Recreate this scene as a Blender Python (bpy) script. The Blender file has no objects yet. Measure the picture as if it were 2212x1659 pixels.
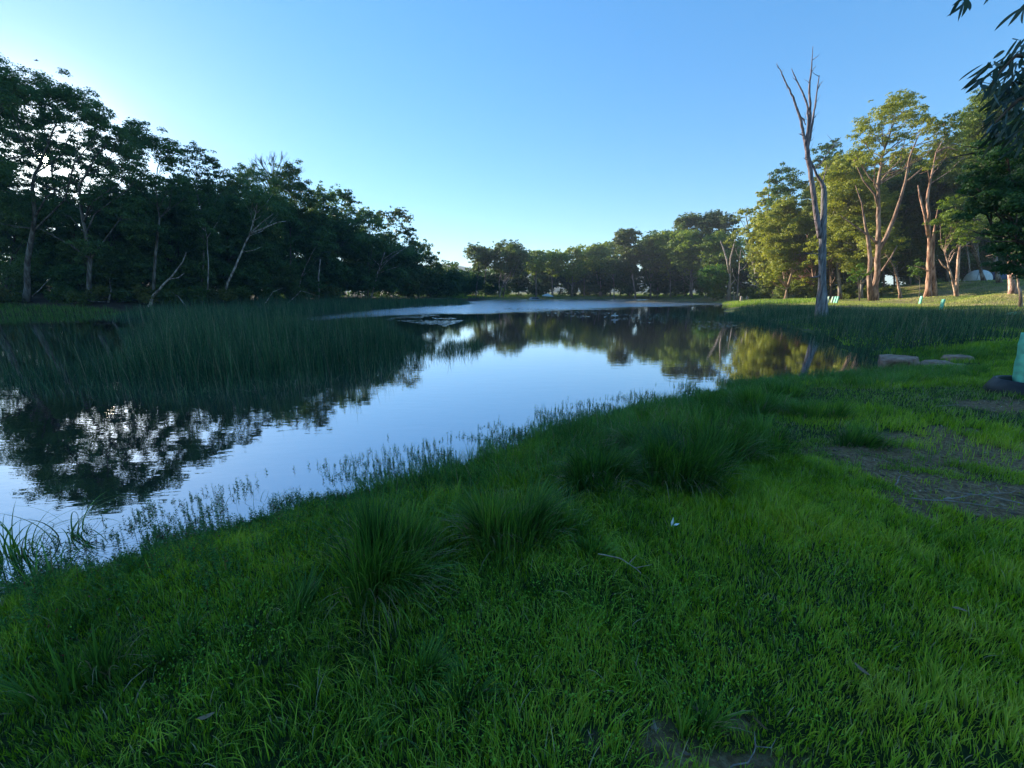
import bpy, math, random
import numpy as np
from math import radians, sin, cos, tan, pi
R = np.random.default_rng(11)
random.seed(5)
C = bpy.context.scene.collection

# ------------------------------------------------------------------ camera model (2212 x 1659 working units)
F = 833.0; CX = 1106.0; CY = 829.5; HZ = 634.0; CAMH = 1.9
TH = math.atan((CY-HZ)/F); cT, sT = cos(TH), sin(TH)
def ray(px, py):
    u = (px-CX)/F; v = (CY-py)/F
    return np.array([u, cT+sT*v, -sT+cT*v])
def pt(px, py, Y):
    d = ray(px, py); return np.array([0, 0, CAMH]) + d*(Y/d[1])
def gp(px, py, z=0.0):
    d = ray(px, py); return np.array([0, 0, CAMH]) + d*((z-CAMH)/d[2])
def proj(P):
    P = np.asarray(P); x = P[..., 0]; y = P[..., 1]; z = P[..., 2]-CAMH
    fw = y*cT - z*sT; up = y*sT + z*cT
    fw = np.where(fw < .05, .05, fw)
    return CX+F*x/fw, CY-F*up/fw

# ------------------------------------------------------------------ helpers
def tag(o, label=None, cat=None, group=None, kind=None):
    if label: o['label'] = label
    if cat: o['category'] = cat
    if group: o['group'] = group
    if kind: o['kind'] = kind
    return o
def vnoise(x, y, s, seed=0):
    x = np.asarray(x)/s; y = np.asarray(y)/s
    xi = np.floor(x).astype(np.int64); yi = np.floor(y).astype(np.int64)
    fx = x-xi; fy = y-yi; fx = fx*fx*(3-2*fx); fy = fy*fy*(3-2*fy)
    def h(a, b):
        n = (a*374761393 + b*668265263 + seed*1442695041) & 0x7fffffff
        n = ((n ^ (n >> 13))*1274126177) & 0x7fffffff
        return ((n ^ (n >> 16)) & 0xffff)/65535.0
    a = h(xi, yi)*(1-fx)+h(xi+1, yi)*fx; b = h(xi, yi+1)*(1-fx)+h(xi+1, yi+1)*fx
    return a*(1-fy)+b*fy
def fnoise(x, y, s, seed=0):
    return (vnoise(x, y, s, seed)*.55+vnoise(x, y, s*.45, seed+7)*.28+vnoise(x, y, s*.2, seed+13)*.17)

def mesh_np(name, V, T, mat, tone=None, parent=None, smooth=False, loc=None):
    """triangle mesh from numpy arrays"""
    me = bpy.data.meshes.new(name)
    V = np.ascontiguousarray(V, dtype=np.float32); T = np.ascontiguousarray(T, dtype=np.int32)
    me.vertices.add(len(V)); me.vertices.foreach_set('co', V.ravel())
    me.loops.add(T.size); me.loops.foreach_set('vertex_index', T.ravel())
    k = T.shape[1]
    me.polygons.add(len(T)); me.polygons.foreach_set('loop_start', np.arange(0, T.size, k, dtype=np.int32))
    try: me.polygons.foreach_set('loop_total', np.full(len(T), k, dtype=np.int32))
    except Exception: pass
    me.update(calc_edges=True)
    if smooth: me.polygons.foreach_set('use_smooth', np.ones(len(T), dtype=bool))
    if tone is not None:
        at = me.attributes.new('tone', 'FLOAT', 'POINT'); at.data.foreach_set('value', np.ascontiguousarray(tone, dtype=np.float32))
    if mat: me.materials.append(mat)
    o = bpy.data.objects.new(name, me); C.objects.link(o)
    if parent: o.parent = parent
    if loc is not None: o.location = loc
    return o
def empty(name, loc):
    o = bpy.data.objects.new(name, None); C.objects.link(o); o.location = loc; o.empty_display_size = .2
    return o

class TB:
    """collects tubes / hulls into one mesh"""
    def __init__(s): s.V = []; s.T = []; s.n = 0
    def add(s, V, T):
        s.V.append(np.asarray(V, float)); s.T.append(np.asarray(T)+s.n); s.n += len(V)
    def tube(s, P, r, k=6, cap=True):
        P = np.asarray(P, float); r = np.broadcast_to(np.asarray(r, float), (len(P),))
        D = np.gradient(P, axis=0); D /= np.linalg.norm(D, axis=1)[:, None]+1e-9
        ref = np.array([0, 1.0, 0]) if abs(D[0][2]) > .6 else np.array([0, 0, 1.0])
        A = np.cross(D, ref); A /= np.linalg.norm(A, axis=1)[:, None]+1e-9; B = np.cross(D, A)
        a = np.arange(k)*2*pi/k
        V = P[:, None]+r[:, None, None]*(A[:, None]*np.cos(a)[None, :, None]+B[:, None]*np.sin(a)[None, :, None])
        V = V.reshape(-1, 3); T = []
        for i in range(len(P)-1):
            for j in range(k):
                p = i*k+j; q = i*k+(j+1) % k
                T += [(p, q, q+k), (p, q+k, p+k)]
        if cap:
            V = np.vstack([V, P[-1] + D[-1]*r[-1]*.5, P[0]]); e = len(P)*k; b = (len(P)-1)*k
            for j in range(k):
                T.append((b+j, b+(j+1) % k, e)); T.append(((j+1) % k, j, e+1))
        s.add(V, T)
    def box(s, c, sz, rot=0, tilt=None):
        x, y, z = np.array(sz)/2
        V = np.array([(a*x, b*y, d*z) for d in (-1, 1) for b in (-1, 1) for a in (-1, 1)])
        if tilt is not None: V = V @ np.array(tilt).T
        cr, sr = cos(rot), sin(rot); V = V @ np.array([[cr, -sr, 0], [sr, cr, 0], [0, 0, 1]]).T + np.array(c)
        q = [(0, 2, 3, 1), (4, 5, 7, 6), (0, 1, 5, 4), (2, 6, 7, 3), (0, 4, 6, 2), (1, 3, 7, 5)]
        s.add(V, [t for a, b, c2, d in q for t in ((a, b, c2), (a, c2, d))])
    def prism(s, pts, y0, y1, M=None):
        """polygon in xz extruded along y"""
        n = len(pts); V = [(x, y0, z) for x, z in pts]+[(x, y1, z) for x, z in pts]
        T = [(0, i, i+1) for i in range(1, n-1)]+[(n, n+i+1, n+i) for i in range(1, n-1)]
        for i in range(n):
            j = (i+1) % n; T += [(i, n+i, n+j), (i, n+j, j)]
        s.add(V, T)
    def build(s, name, mat, parent=None, smooth=False, loc=None):
        return mesh_np(name, np.vstack(s.V), np.vstack(s.T), mat, parent=parent, smooth=smooth, loc=loc)

# ------------------------------------------------------------------ materials
def newmat(name):
    m = bpy.data.materials.new(name); m.use_nodes = True; nt = m.node_tree; nt.nodes.clear()
    out = nt.nodes.new('ShaderNodeOutputMaterial')
    return m, nt, out
def N(nt, t, **kw):
    n = nt.nodes.new(t)
    for k, v in kw.items():
        if k in n.inputs: n.inputs[k].default_value = v
        else: setattr(n, k, v)
    return n
def ramp(nt, stops, fac=None):
    r = nt.nodes.new('ShaderNodeValToRGB'); e = r.color_ramp.elements
    while len(e) > 1: e.remove(e[0])
    e[0].position = stops[0][0]; e[0].color = (*stops[0][1], 1)
    for p, c in stops[1:]:
        x = e.new(p); x.color = (*c, 1)
    if fac is not None: nt.links.new(fac, r.inputs[0])
    return r
def leafmat(name, stops, trans=.35, rough=.55, spec=.25, tint=False, transcol=None):
    m, nt, out = newmat(name); L = nt.links
    at = N(nt, 'ShaderNodeAttribute'); at.attribute_name = 'tone'
    r = ramp(nt, stops, at.outputs['Fac']); col = r.outputs[0]
    if tint:
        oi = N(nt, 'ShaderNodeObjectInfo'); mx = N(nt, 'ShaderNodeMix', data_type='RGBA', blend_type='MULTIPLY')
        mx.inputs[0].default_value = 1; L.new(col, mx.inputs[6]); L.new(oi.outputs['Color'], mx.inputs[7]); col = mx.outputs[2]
    p = N(nt, 'ShaderNodeBsdfPrincipled', Roughness=rough); p.inputs['Specular IOR Level'].default_value = spec
    L.new(col, p.inputs['Base Color'])
    t = N(nt, 'ShaderNodeBsdfTranslucent')
    hs = N(nt, 'ShaderNodeHueSaturation', Hue=.49, Saturation=1.1, Value=1.25); L.new(col, hs.inputs['Color']); L.new(hs.outputs[0], t.inputs[0])
    mx = N(nt, 'ShaderNodeMixShader'); mx.inputs[0].default_value = trans
    L.new(p.outputs[0], mx.inputs[1]); L.new(t.outputs[0], mx.inputs[2]); L.new(mx.outputs[0], out.inputs[0])
    return m
def plain(name, col, rough=.7, metal=0, spec=.3, noise=None, bump=0, tint=False):
    m, nt, out = newmat(name); L = nt.links
    p = N(nt, 'ShaderNodeBsdfPrincipled', Roughness=rough, Metallic=metal); p.inputs['Specular IOR Level'].default_value = spec
    p.inputs['Base Color'].default_value = (*col, 1); L.new(p.outputs[0], out.inputs[0])
    if noise:
        sc, col2 = noise
        tc = N(nt, 'ShaderNodeTexCoord'); n = N(nt, 'ShaderNodeTexNoise', Scale=sc, Detail=6.0); L.new(tc.outputs['Object'], n.inputs['Vector'])
        r = ramp(nt, [(.35, col), (.65, col2)], n.outputs[0]); L.new(r.outputs[0], p.inputs['Base Color'])
        if bump:
            b = N(nt, 'ShaderNodeBump', Strength=bump, Distance=.05); L.new(n.outputs[0], b.inputs['Height']); L.new(b.outputs[0], p.inputs['Normal'])
    return m
def barkmat(name, a, b, c, sc=(3, 3, .5), bump=.6):
    m, nt, out = newmat(name); L = nt.links
    tc = N(nt, 'ShaderNodeTexCoord'); mp = N(nt, 'ShaderNodeMapping'); mp.inputs['Scale'].default_value = sc
    L.new(tc.outputs['Object'], mp.inputs[0])
    n = N(nt, 'ShaderNodeTexNoise', Scale=1.3, Detail=7.0, Roughness=.65); L.new(mp.outputs[0], n.inputs['Vector'])
    r = ramp(nt, [(.38, a), (.49, b), (.6, c)], n.outputs[0])
    oi = N(nt, 'ShaderNodeObjectInfo'); mx = N(nt, 'ShaderNodeMix', data_type='RGBA', blend_type='MULTIPLY'); mx.inputs[0].default_value = 1
    L.new(r.outputs[0], mx.inputs[6]); L.new(oi.outputs['Color'], mx.inputs[7])
    p = N(nt, 'ShaderNodeBsdfPrincipled', Roughness=.85); p.inputs['Specular IOR Level'].default_value = .15
    L.new(mx.outputs[2], p.inputs['Base Color'])
    b_ = N(nt, 'ShaderNodeBump', Strength=bump, Distance=.06); L.new(n.outputs[0], b_.inputs['Height']); L.new(b_.outputs[0], p.inputs['Normal'])
    L.new(p.outputs[0], out.inputs[0])
    return m

M_leaf = leafmat('gum_leaves', [(0, (.03, .06, .022)), (.45, (.07, .115, .035)), (.8, (.12, .165, .05)), (1, (.19, .19, .08))], trans=.45, tint=True, rough=.5)
M_nleaf = leafmat('near_gum_leaves', [(0, (.02, .04, .02)), (.6, (.045, .075, .03)), (1, (.09, .08, .05))], trans=.25, rough=.4, spec=.4)
M_bark = barkmat('gum_bark', (.09, .065, .05), (.22, .175, .14), (.42, .36, .30))
M_dead = barkmat('dead_wood', (.10, .085, .085), (.24, .21, .20), (.40, .36, .34), sc=(9, 9, .8), bump=1.0)
M_grass = leafmat('grass_blades', [(0, (.04, .105, .02)), (.35, (.135, .255, .022)), (.62, (.25, .40, .03)), (.86, (.44, .52, .06)), (.93, (.22, .27, .08)), (1, (.40, .34, .2))], trans=.4, rough=.45, spec=.3)
M_herb = leafmat('low_herbs', [(0, (.07, .20, .025)), (.6, (.18, .38, .035)), (1, (.30, .50, .045))], trans=.4, rough=.5)
M_rush = leafmat('rush_blades', [(0, (.03, .09, .02)), (.5, (.09, .21, .03)), (.85, (.20, .34, .045)), (.93, (.15, .16, .06)), (1, (.36, .27, .16))], trans=.3, rough=.5, spec=.22)
M_reed = leafmat('reed_stems', [(0, (.010, .038, .02)), (.5, (.034, .095, .042)), (.86, (.10, .20, .075)), (.93, (.18, .18, .09)), (1, (.34, .28, .18))], trans=.25, rough=.5, spec=.2)
M_milf = leafmat('water_plants', [(0, (.03, .09, .03)), (.55, (.08, .20, .05)), (.9, (.13, .28, .07)), (1, (.22, .06, .05))], trans=.3, rough=.5)
M_meadow = leafmat('meadow_blades', [(0, (.12, .20, .035)), (.5, (.32, .38, .07)), (1, (.55, .44, .22))], trans=.4, rough=.6)  # dry tan grass, brightened further so the colour stands in for low sun
M_dry = leafmat('dry_grass', [(0, (.12, .11, .05)), (.5, (.28, .25, .13)), (1, (.45, .38, .24))], trans=.3)
M_litter = leafmat('litter', [(0, (.05, .035, .025)), (.5, (.16, .11, .08)), (.85, (.30, .21, .13)), (1, (.46, .37, .26))], trans=.05, rough=.7)

# ------------------------------------------------------------------ pond outline and terrain
near_px = [(0, 1300), (110, 1250), (300, 1205), (420, 1160), (560, 1120), (700, 1080), (860, 1045), (960, 1020), (1080, 985), (1180, 940),
           (1330, 897), (1450, 878), (1550, 852), (1600, 832), (1720, 828), (1850, 815), (1960, 800)]
far_px = [(1985, 778), (1880, 772), (1800, 748), (1760, 722), (1700, 706), (1640, 690), (1560, 672), (1590, 660), (1560, 655.5), (1500, 650), (1400, 646.5), (1150, 646.5),
          (1060, 648), (1005, 652), (950, 652), (850, 655), (700, 660), (450, 670), (240, 678), (0, 680.5)]
poly = [gp(x, y)[:2] for x, y in near_px] + [gp(x, y)[:2] for x, y in far_px]
poly += [np.array((-75, 30.)), np.array((-75, 2.)), np.array((-9, 1.0)), np.array((-4.6, 1.5))]
poly = np.array(poly)
def inside(x, y, P=poly):
    x = np.asarray(x, float); y = np.asarray(y, float); c = np.zeros(x.shape, bool); j = len(P)-1
    for i in range(len(P)):
        xi, yi = P[i]; xj, yj = P[j]
        if yi != yj:
            c ^= ((yi > y) != (yj > y)) & (x < (xj-xi)*(y-yi)/(yj-yi)+xi)
        j = i
    return c
def edged(x, y, P=poly):
    x = np.asarray(x, float); y = np.asarray(y, float); d = np.full(x.shape, 1e9)
    for i in range(len(P)):
        a = P[i-1]; b = P[i]; ab = b-a; L2 = ab@ab+1e-9
        t = np.clip(((x-a[0])*ab[0]+(y-a[1])*ab[1])/L2, 0, 1)
        d = np.minimum(d, np.hypot(x-a[0]-t*ab[0], y-a[1]-t*ab[1]))
    return d
def shore(x, y):
    d = edged(x, y); return np.where(inside(x, y), -d, d)
ctrl = []
for px, py, Y in [(20, 640, 52), (60, 605, 85), (250, 628, 55), (-300, 600, 60), (300, 610, 90), (500, 645, 62), (500, 628, 95), (700, 648, 85), (850, 644, 110), (1000, 640, 150),
                  (1200, 640, 150), (1400, 640, 150), (1560, 645, 100), (1640, 648, 90), (1700, 649, 72), (1800, 648, 66), (1795, 654, 47), (1895, 655, 52),
                  (1945, 645, 55), (2010, 641, 48), (2065, 637, 46), (2110, 604, 60), (2184, 630, 38), (2205, 662, 30), (2250, 602, 60), (2000, 612, 66), (1900, 625, 75),
                  (2000, 661, 42), (2300, 640, 36), (2400, 600, 50), (1990, 664, 36), (2187, 682, 24), (1950, 684, 26)]:
    ctrl.append(pt(px, py, Y))
for x, y, z in [(0, 0, .36), (2, 2, .38), (4, 3, .42), (7, 5, .45), (9, 8, .42), (-2, -1, .35), (3, 5, .36), (12, 3, .6), (14, 9, .5), (20, 14, .45), (24, 20, .3), (28, 22, .45),
                (0, 1.5, .34), (1.3, 4, .3), (6, 9.5, .22), (-8, -6, .5), (0, -20, 1.2), (30, -10, 2), (-40, -10, 1.5)]:
    ctrl.append(np.array((x, y, z), float))
ctrl = np.array(ctrl)
def hterr(x, y, d=None):
    x = np.asarray(x, float); y = np.asarray(y, float)
    if d is None: d = shore(x, y)
    w = 0; s = 0
    for cx_, cy_, cz_ in ctrl:
        r2 = (x-cx_)**2+(y-cy_)**2; q = 1/(r2+.6+.002*(cx_*cx_+cy_*cy_))**1.7
        w = w+q; s = s+q*cz_
    h = s/w
    rr = np.hypot(x, y); h = h*np.clip(1-(rr-180)/200, 0, 1)+3*np.clip((rr-180)/200, 0, 1)
    scale = np.clip(.8+rr*.06, .8, 5)
    g = np.where(d > 0, h*(1-np.exp(-np.maximum(d, 0)/scale)), np.maximum(-.9, d*.45)-.03)
    und = (fnoise(x, y, 1.1, 3)-.5)*.10*np.clip(d/.6, 0, 1)*np.clip(1.3-rr/60, 0, 1)
    return g+und
def gz(x, y): return float(hterr(np.array([x]), np.array([y]))[0])
def gpt(px, py):
    """ground point seen at a pixel"""
    z = .3
    for _ in range(14):
        P = gp(px, py, z); z = .5*z+.5*gz(P[0], P[1])
        z = min(z, CAMH-.25)
    P = gp(px, py, z); return np.array([P[0], P[1], gz(P[0], P[1])])

# dirt mask : bare earth patches with their own outlines
dpatch = [(gpt(2120, 985), 1.55, .75, .15), (gpt(2150, 1070), .85, .36, .1), (gpt(1950, 1030), .5, .16, .1), (gpt(2190, 875), .9, .45, .0),
          (gpt(1590, 1560), .10, .05, 0), (gpt(1430, 1600), .08, .06, 0), (gpt(1600, 1645), .24, .03, 0), (gpt(1275, 1590), .05, .07, 0)]
def dirt(x, y):
    m = np.zeros(np.shape(x))
    n = fnoise(x, y, .5, 21)-.5; n2 = fnoise(x, y, .16, 29)-.5
    for P, a, b, r in dpatch:
        dx = x-P[0]; dy = y-P[1]; q = np.sqrt((dx/a)**2+(dy/b)**2)
        m = np.maximum(m, np.clip((1.1-q+n*1.5+n2*.9)/.5, 0, 1)*(1 if a > .2 else .8))
    return m

def axis(vals):
    out = []
    for (a, b, n) in vals: out += list(np.linspace(a, b, n, endpoint=False))
    return np.array(out+[vals[-1][1]])
xs = axis([(-2600, -400, 22), (-400, -120, 28), (-120, -30, 90), (-30, -6, 96), (-6, 10, 200), (10, 30, 90), (30, 100, 100), (100, 400, 40), (400, 2600, 22)])
ys = axis([(-800, -60, 20), (-60, -4, 28), (-4, 1, 30), (1, 9, 130), (9, 30, 120), (30, 130, 150), (130, 400, 60), (400, 3200, 30)])
X, Y = np.meshgrid(xs, ys)
D = shore(X, Y); Z = hterr(X, Y, D)
V = np.stack([X.ravel(), Y.ravel(), Z.ravel()], 1)
nx, ny = len(xs), len(ys)
I = (np.arange(ny-1)[:, None]*nx+np.arange(nx-1)[None]).ravel()
Q = np.stack([I, I+1, I+1+nx, I+nx], 1)
mg, nt, out = newmat('ground_soil'); L = nt.links
at = N(nt, 'ShaderNodeAttribute'); at.attribute_name = 'dirt'
at2 = N(nt, 'ShaderNodeAttribute'); at2.attribute_name = 'bank'
tc = N(nt, 'ShaderNodeTexCoord'); n1 = N(nt, 'ShaderNodeTexNoise', Scale=.35, Detail=8.0, Roughness=.7); L.new(tc.outputs['Object'], n1.inputs[0])
n2 = N(nt, 'ShaderNodeTexNoise', Scale=28.0, Detail=6.0, Roughness=.7); L.new(tc.outputs['Object'], n2.inputs[0])
rg = ramp(nt, [(.36, (.09, .12, .03)), (.46, (.17, .19, .045)), (.53, (.28, .23, .09)), (.64, (.36, .26, .15))], n1.outputs[0])  # tan raised in the colour to imitate sun on the rising meadow
rd = ramp(nt, [(.3, (.08, .042, .02)), (.5, (.21, .125, .065)), (.62, (.32, .21, .11)), (.78, (.42, .30, .18))], n2.outputs[0])
rs = ramp(nt, [(.3, (.015, .028, .008)), (.7, (.04, .06, .018))], n2.outputs[0])
m1 = N(nt, 'ShaderNodeMix', data_type='RGBA'); L.new(at2.outputs['Fac'], m1.inputs[0]); L.new(rs.outputs[0], m1.inputs[6]); L.new(rg.outputs[0], m1.inputs[7])
m2 = N(nt, 'ShaderNodeMix', data_type='RGBA'); L.new(at.outputs['Fac'], m2.inputs[0]); L.new(m1.outputs[2], m2.inputs[6]); L.new(rd.outputs[0], m2.inputs[7])
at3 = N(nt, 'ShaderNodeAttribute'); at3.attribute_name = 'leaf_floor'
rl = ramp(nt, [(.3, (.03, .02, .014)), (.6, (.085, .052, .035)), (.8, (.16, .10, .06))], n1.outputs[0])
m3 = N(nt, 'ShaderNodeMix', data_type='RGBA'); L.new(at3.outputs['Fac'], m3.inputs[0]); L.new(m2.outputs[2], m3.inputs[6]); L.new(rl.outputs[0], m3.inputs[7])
p = N(nt, 'ShaderNodeBsdfPrincipled', Roughness=.95); p.inputs['Specular IOR Level'].default_value = .1
L.new(m3.outputs[2], p.inputs['Base Color']); b = N(nt, 'ShaderNodeBump', Strength=.8, Distance=.02); L.new(n2.outputs[0], b.inputs['Height']); L.new(b.outputs[0], p.inputs['Normal']); L.new(p.outputs[0], out.inputs[0])
ground = mesh_np('ground', V, Q, mg, smooth=True)
a = ground.data.attributes.new('dirt', 'FLOAT', 'POINT'); a.data.foreach_set('value', dirt(V[:, 0], V[:, 1]).astype(np.float32))
a = ground.data.attributes.new('bank', 'FLOAT', 'POINT'); a.data.foreach_set('value', np.clip((np.hypot(V[:, 0], V[:, 1])-22)/8, 0, 1).astype(np.float32))
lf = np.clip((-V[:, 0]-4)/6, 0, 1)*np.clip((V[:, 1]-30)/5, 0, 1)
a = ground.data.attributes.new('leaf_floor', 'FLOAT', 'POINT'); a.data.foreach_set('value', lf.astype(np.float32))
tag(ground, kind='structure')

# ------------------------------------------------------------------ water
mw, nt, out = newmat('pond_water'); L = nt.links
tc = N(nt, 'ShaderNodeTexCoord')
def mapped(sc, rot=0):
    mp = N(nt, 'ShaderNodeMapping'); mp.inputs['Scale'].default_value = sc; mp.inputs['Rotation'].default_value = (0, 0, rot); L.new(tc.outputs['Object'], mp.inputs[0]); return mp
mp = mapped((.9, 2.6, 1), .15); n1 = N(nt, 'ShaderNodeTexNoise', Scale=1.6, Detail=3.0, Roughness=.5); L.new(mp.outputs[0], n1.inputs[0])
mp2 = mapped((.7, 1.6, 1), -.2); n2 = N(nt, 'ShaderNodeTexNoise', Scale=6.0, Detail=2.0); L.new(mp2.outputs[0], n2.inputs[0])
sx = N(nt, 'ShaderNodeSeparateXYZ'); L.new(tc.outputs['Object'], sx.inputs[0])
wn = N(nt, 'ShaderNodeTexNoise', Scale=.09, Detail=3.0); L.new(tc.outputs['Object'], wn.inputs[0])
wa = N(nt, 'ShaderNodeMath', operation='MULTIPLY_ADD'); L.new(wn.outputs[0], wa.inputs[0]); wa.inputs[1].default_value = 26; L.new(sx.outputs[1], wa.inputs[2])
# breeze ruffles the far half of the pond (starts about 45 m out, earlier to the left)
xa = N(nt, 'ShaderNodeMath', operation='MULTIPLY_ADD'); L.new(sx.outputs[0], xa.inputs[0]); xa.inputs[1].default_value = -.75; L.new(wa.outputs[0], xa.inputs[2])
mr = N(nt, 'ShaderNodeMapRange'); L.new(xa.outputs[0], mr.inputs[0]); mr.inputs[1].default_value = 50; mr.inputs[2].default_value = 60; mr.interpolation_type = 'SMOOTHSTEP'
lm = N(nt, 'ShaderNodeMapRange'); L.new(sx.outputs[0], lm.inputs[0]); lm.inputs[1].default_value = -14; lm.inputs[2].default_value = -20; lm.inputs[3].default_value = 1; lm.inputs[4].default_value = 0
ff = N(nt, 'ShaderNodeMath', operation='MULTIPLY'); L.new(mr.outputs[0], ff.inputs[0]); L.new(lm.outputs[0], ff.inputs[1])
st = N(nt, 'ShaderNodeMapRange'); L.new(ff.outputs[0], st.inputs[0]); st.inputs[3].default_value = .010; st.inputs[4].default_value = 1.0
b1 = N(nt, 'ShaderNodeBump', Distance=.12); L.new(n1.outputs[0], b1.inputs['Height']); L.new(st.outputs[0], b1.inputs['Strength'])
b2 = N(nt, 'ShaderNodeBump', Distance=.03, Strength=.022); L.new(n2.outputs[0], b2.inputs['Height']); L.new(b1.outputs[0], b2.inputs['Normal'])
ro = N(nt, 'ShaderNodeMapRange'); L.new(ff.outputs[0], ro.inputs[0]); ro.inputs[3].default_value = .0; ro.inputs[4].default_value = .22
g = N(nt, 'ShaderNodeBsdfGlossy'); g.inputs['Color'].default_value = (.93, .95, 1, 1); L.new(ro.outputs[0], g.inputs['Roughness']); L.new(b2.outputs[0], g.inputs['Normal'])
df = N(nt, 'ShaderNodeBsdfDiffuse'); df.inputs[0].default_value = (.010, .016, .014, 1)
fr = N(nt, 'ShaderNodeLayerWeight'); fr.inputs[0].default_value = .5; L.new(b2.outputs[0], fr.inputs['Normal'])
fm = N(nt, 'ShaderNodeMapRange'); L.new(fr.outputs['Fresnel'], fm.inputs[0]); fm.inputs[1].default_value = 0; fm.inputs[2].default_value = .6; fm.inputs[3].default_value = .35; fm.inputs[4].default_value = .92
mx = N(nt, 'ShaderNodeMixShader'); L.new(fm.outputs[0], mx.inputs[0]); L.new(df.outputs[0], mx.inputs[1]); L.new(g.outputs[0], mx.inputs[2]); L.new(mx.outputs[0], out.inputs[0])
c = poly.mean(0)
wv = [(-140, -3, 0), (60, -3, 0), (60, 180, 0), (-140, 180, 0)]
water = mesh_np('water', np.array(wv, float), np.array([(0, 1, 2, 3)]), mw)
tag(water, kind='structure')
# the ground around the pond rises above the sheet; where the terrain elsewhere dips keep it above
# ------------------------------------------------------------------ blades
def blades(P, h, w, az, bend, seg=3, tone=None, tipdry=None, curlz=.35, waz=None, droop=0.0):
    """tapered curved strips. P (n,3) roots, h length, w width, az lean azimuth, bend 0..1.5"""
    n = len(P); h = np.broadcast_to(h, (n,)); w = np.broadcast_to(w, (n,)); bend = np.broadcast_to(bend, (n,))
    d = np.stack([np.cos(az), np.sin(az), np.zeros(n)], 1)
    if waz is None: waz = az+pi/2+(R.random(n)-.5)*1.6
    s = np.stack([np.cos(waz), np.sin(waz), np.zeros(n)], 1)
    V = np.zeros((n, 2*seg+1, 3)); 
    for i in range(seg+1):
        t = i/seg
        ang = bend*t*(1+droop*t)   # angle from vertical grows along the blade
        am = bend*.5*t
        hor = h*t*np.sin(am*(1+droop*t)); ver = h*t*np.cos(am*(1+droop*t))
        c = P+d*hor[:, None]; c[:, 2] += ver
        ww = (w*.5*(1-t)**.6)[:, None]
        if i < seg: V[:, 2*i] = c-s*ww; V[:, 2*i+1] = c+s*ww
        else: V[:, 2*seg] = c
    T = []
    for i in range(seg-1):
        a = 2*i; T += [(a, a+1, a+3), (a, a+3, a+2)]
    T.append((2*seg-2, 2*seg-1, 2*seg)); T = np.array(T)
    TT = (np.arange(n)[:, None, None]*(2*seg+1)+T[None]).reshape(-1, 3)
    if tone is None: tone = R.random(n)
    return V.reshape(-1, 3), TT, np.repeat(tone, 2*seg+1)
def merge(parts):
    Vs, Ts, Cs, n = [], [], [], 0
    for v, t, c in parts:
        Vs.append(v); Ts.append(t+n); Cs.append(c); n += len(v)
    return np.vstack(Vs), np.vstack(Ts), np.concatenate(Cs)
def leaves(Cn, ax, nr, l, w, tone):
    """rhombic leaves: centre, long axis, normal"""
    n = len(Cn); ax = ax/(np.linalg.norm(ax, axis=1)[:, None]+1e-9); b = np.cross(nr, ax); b /= (np.linalg.norm(b, axis=1)[:, None]+1e-9)
    l = np.broadcast_to(l, (n,))[:, None]; w = np.broadcast_to(w, (n,))[:, None]
    V = np.stack([Cn-ax*l*.5, Cn+b*w*.5-ax*l*.05, Cn+ax*l*.5, Cn-b*w*.5-ax*l*.05], 1)
    T = np.arange(n)[:, None]*4+np.array([[0, 1, 2, 3]])
    return V.reshape(-1, 3), T, np.repeat(tone, 4)
def scatter(x0, x1, y0, y1, n):
    return R.uniform(x0, x1, n), R.uniform(y0, y1, n)
def infront(x, y, z=.3, m=60):
    px, py = proj(np.stack([x, y, np.full_like(x, z)], 1)); return (px > -m) & (px < 2212+m) & (py < 1659+m*3) & (y > .2)

SUNPX = (97, 345)
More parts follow.
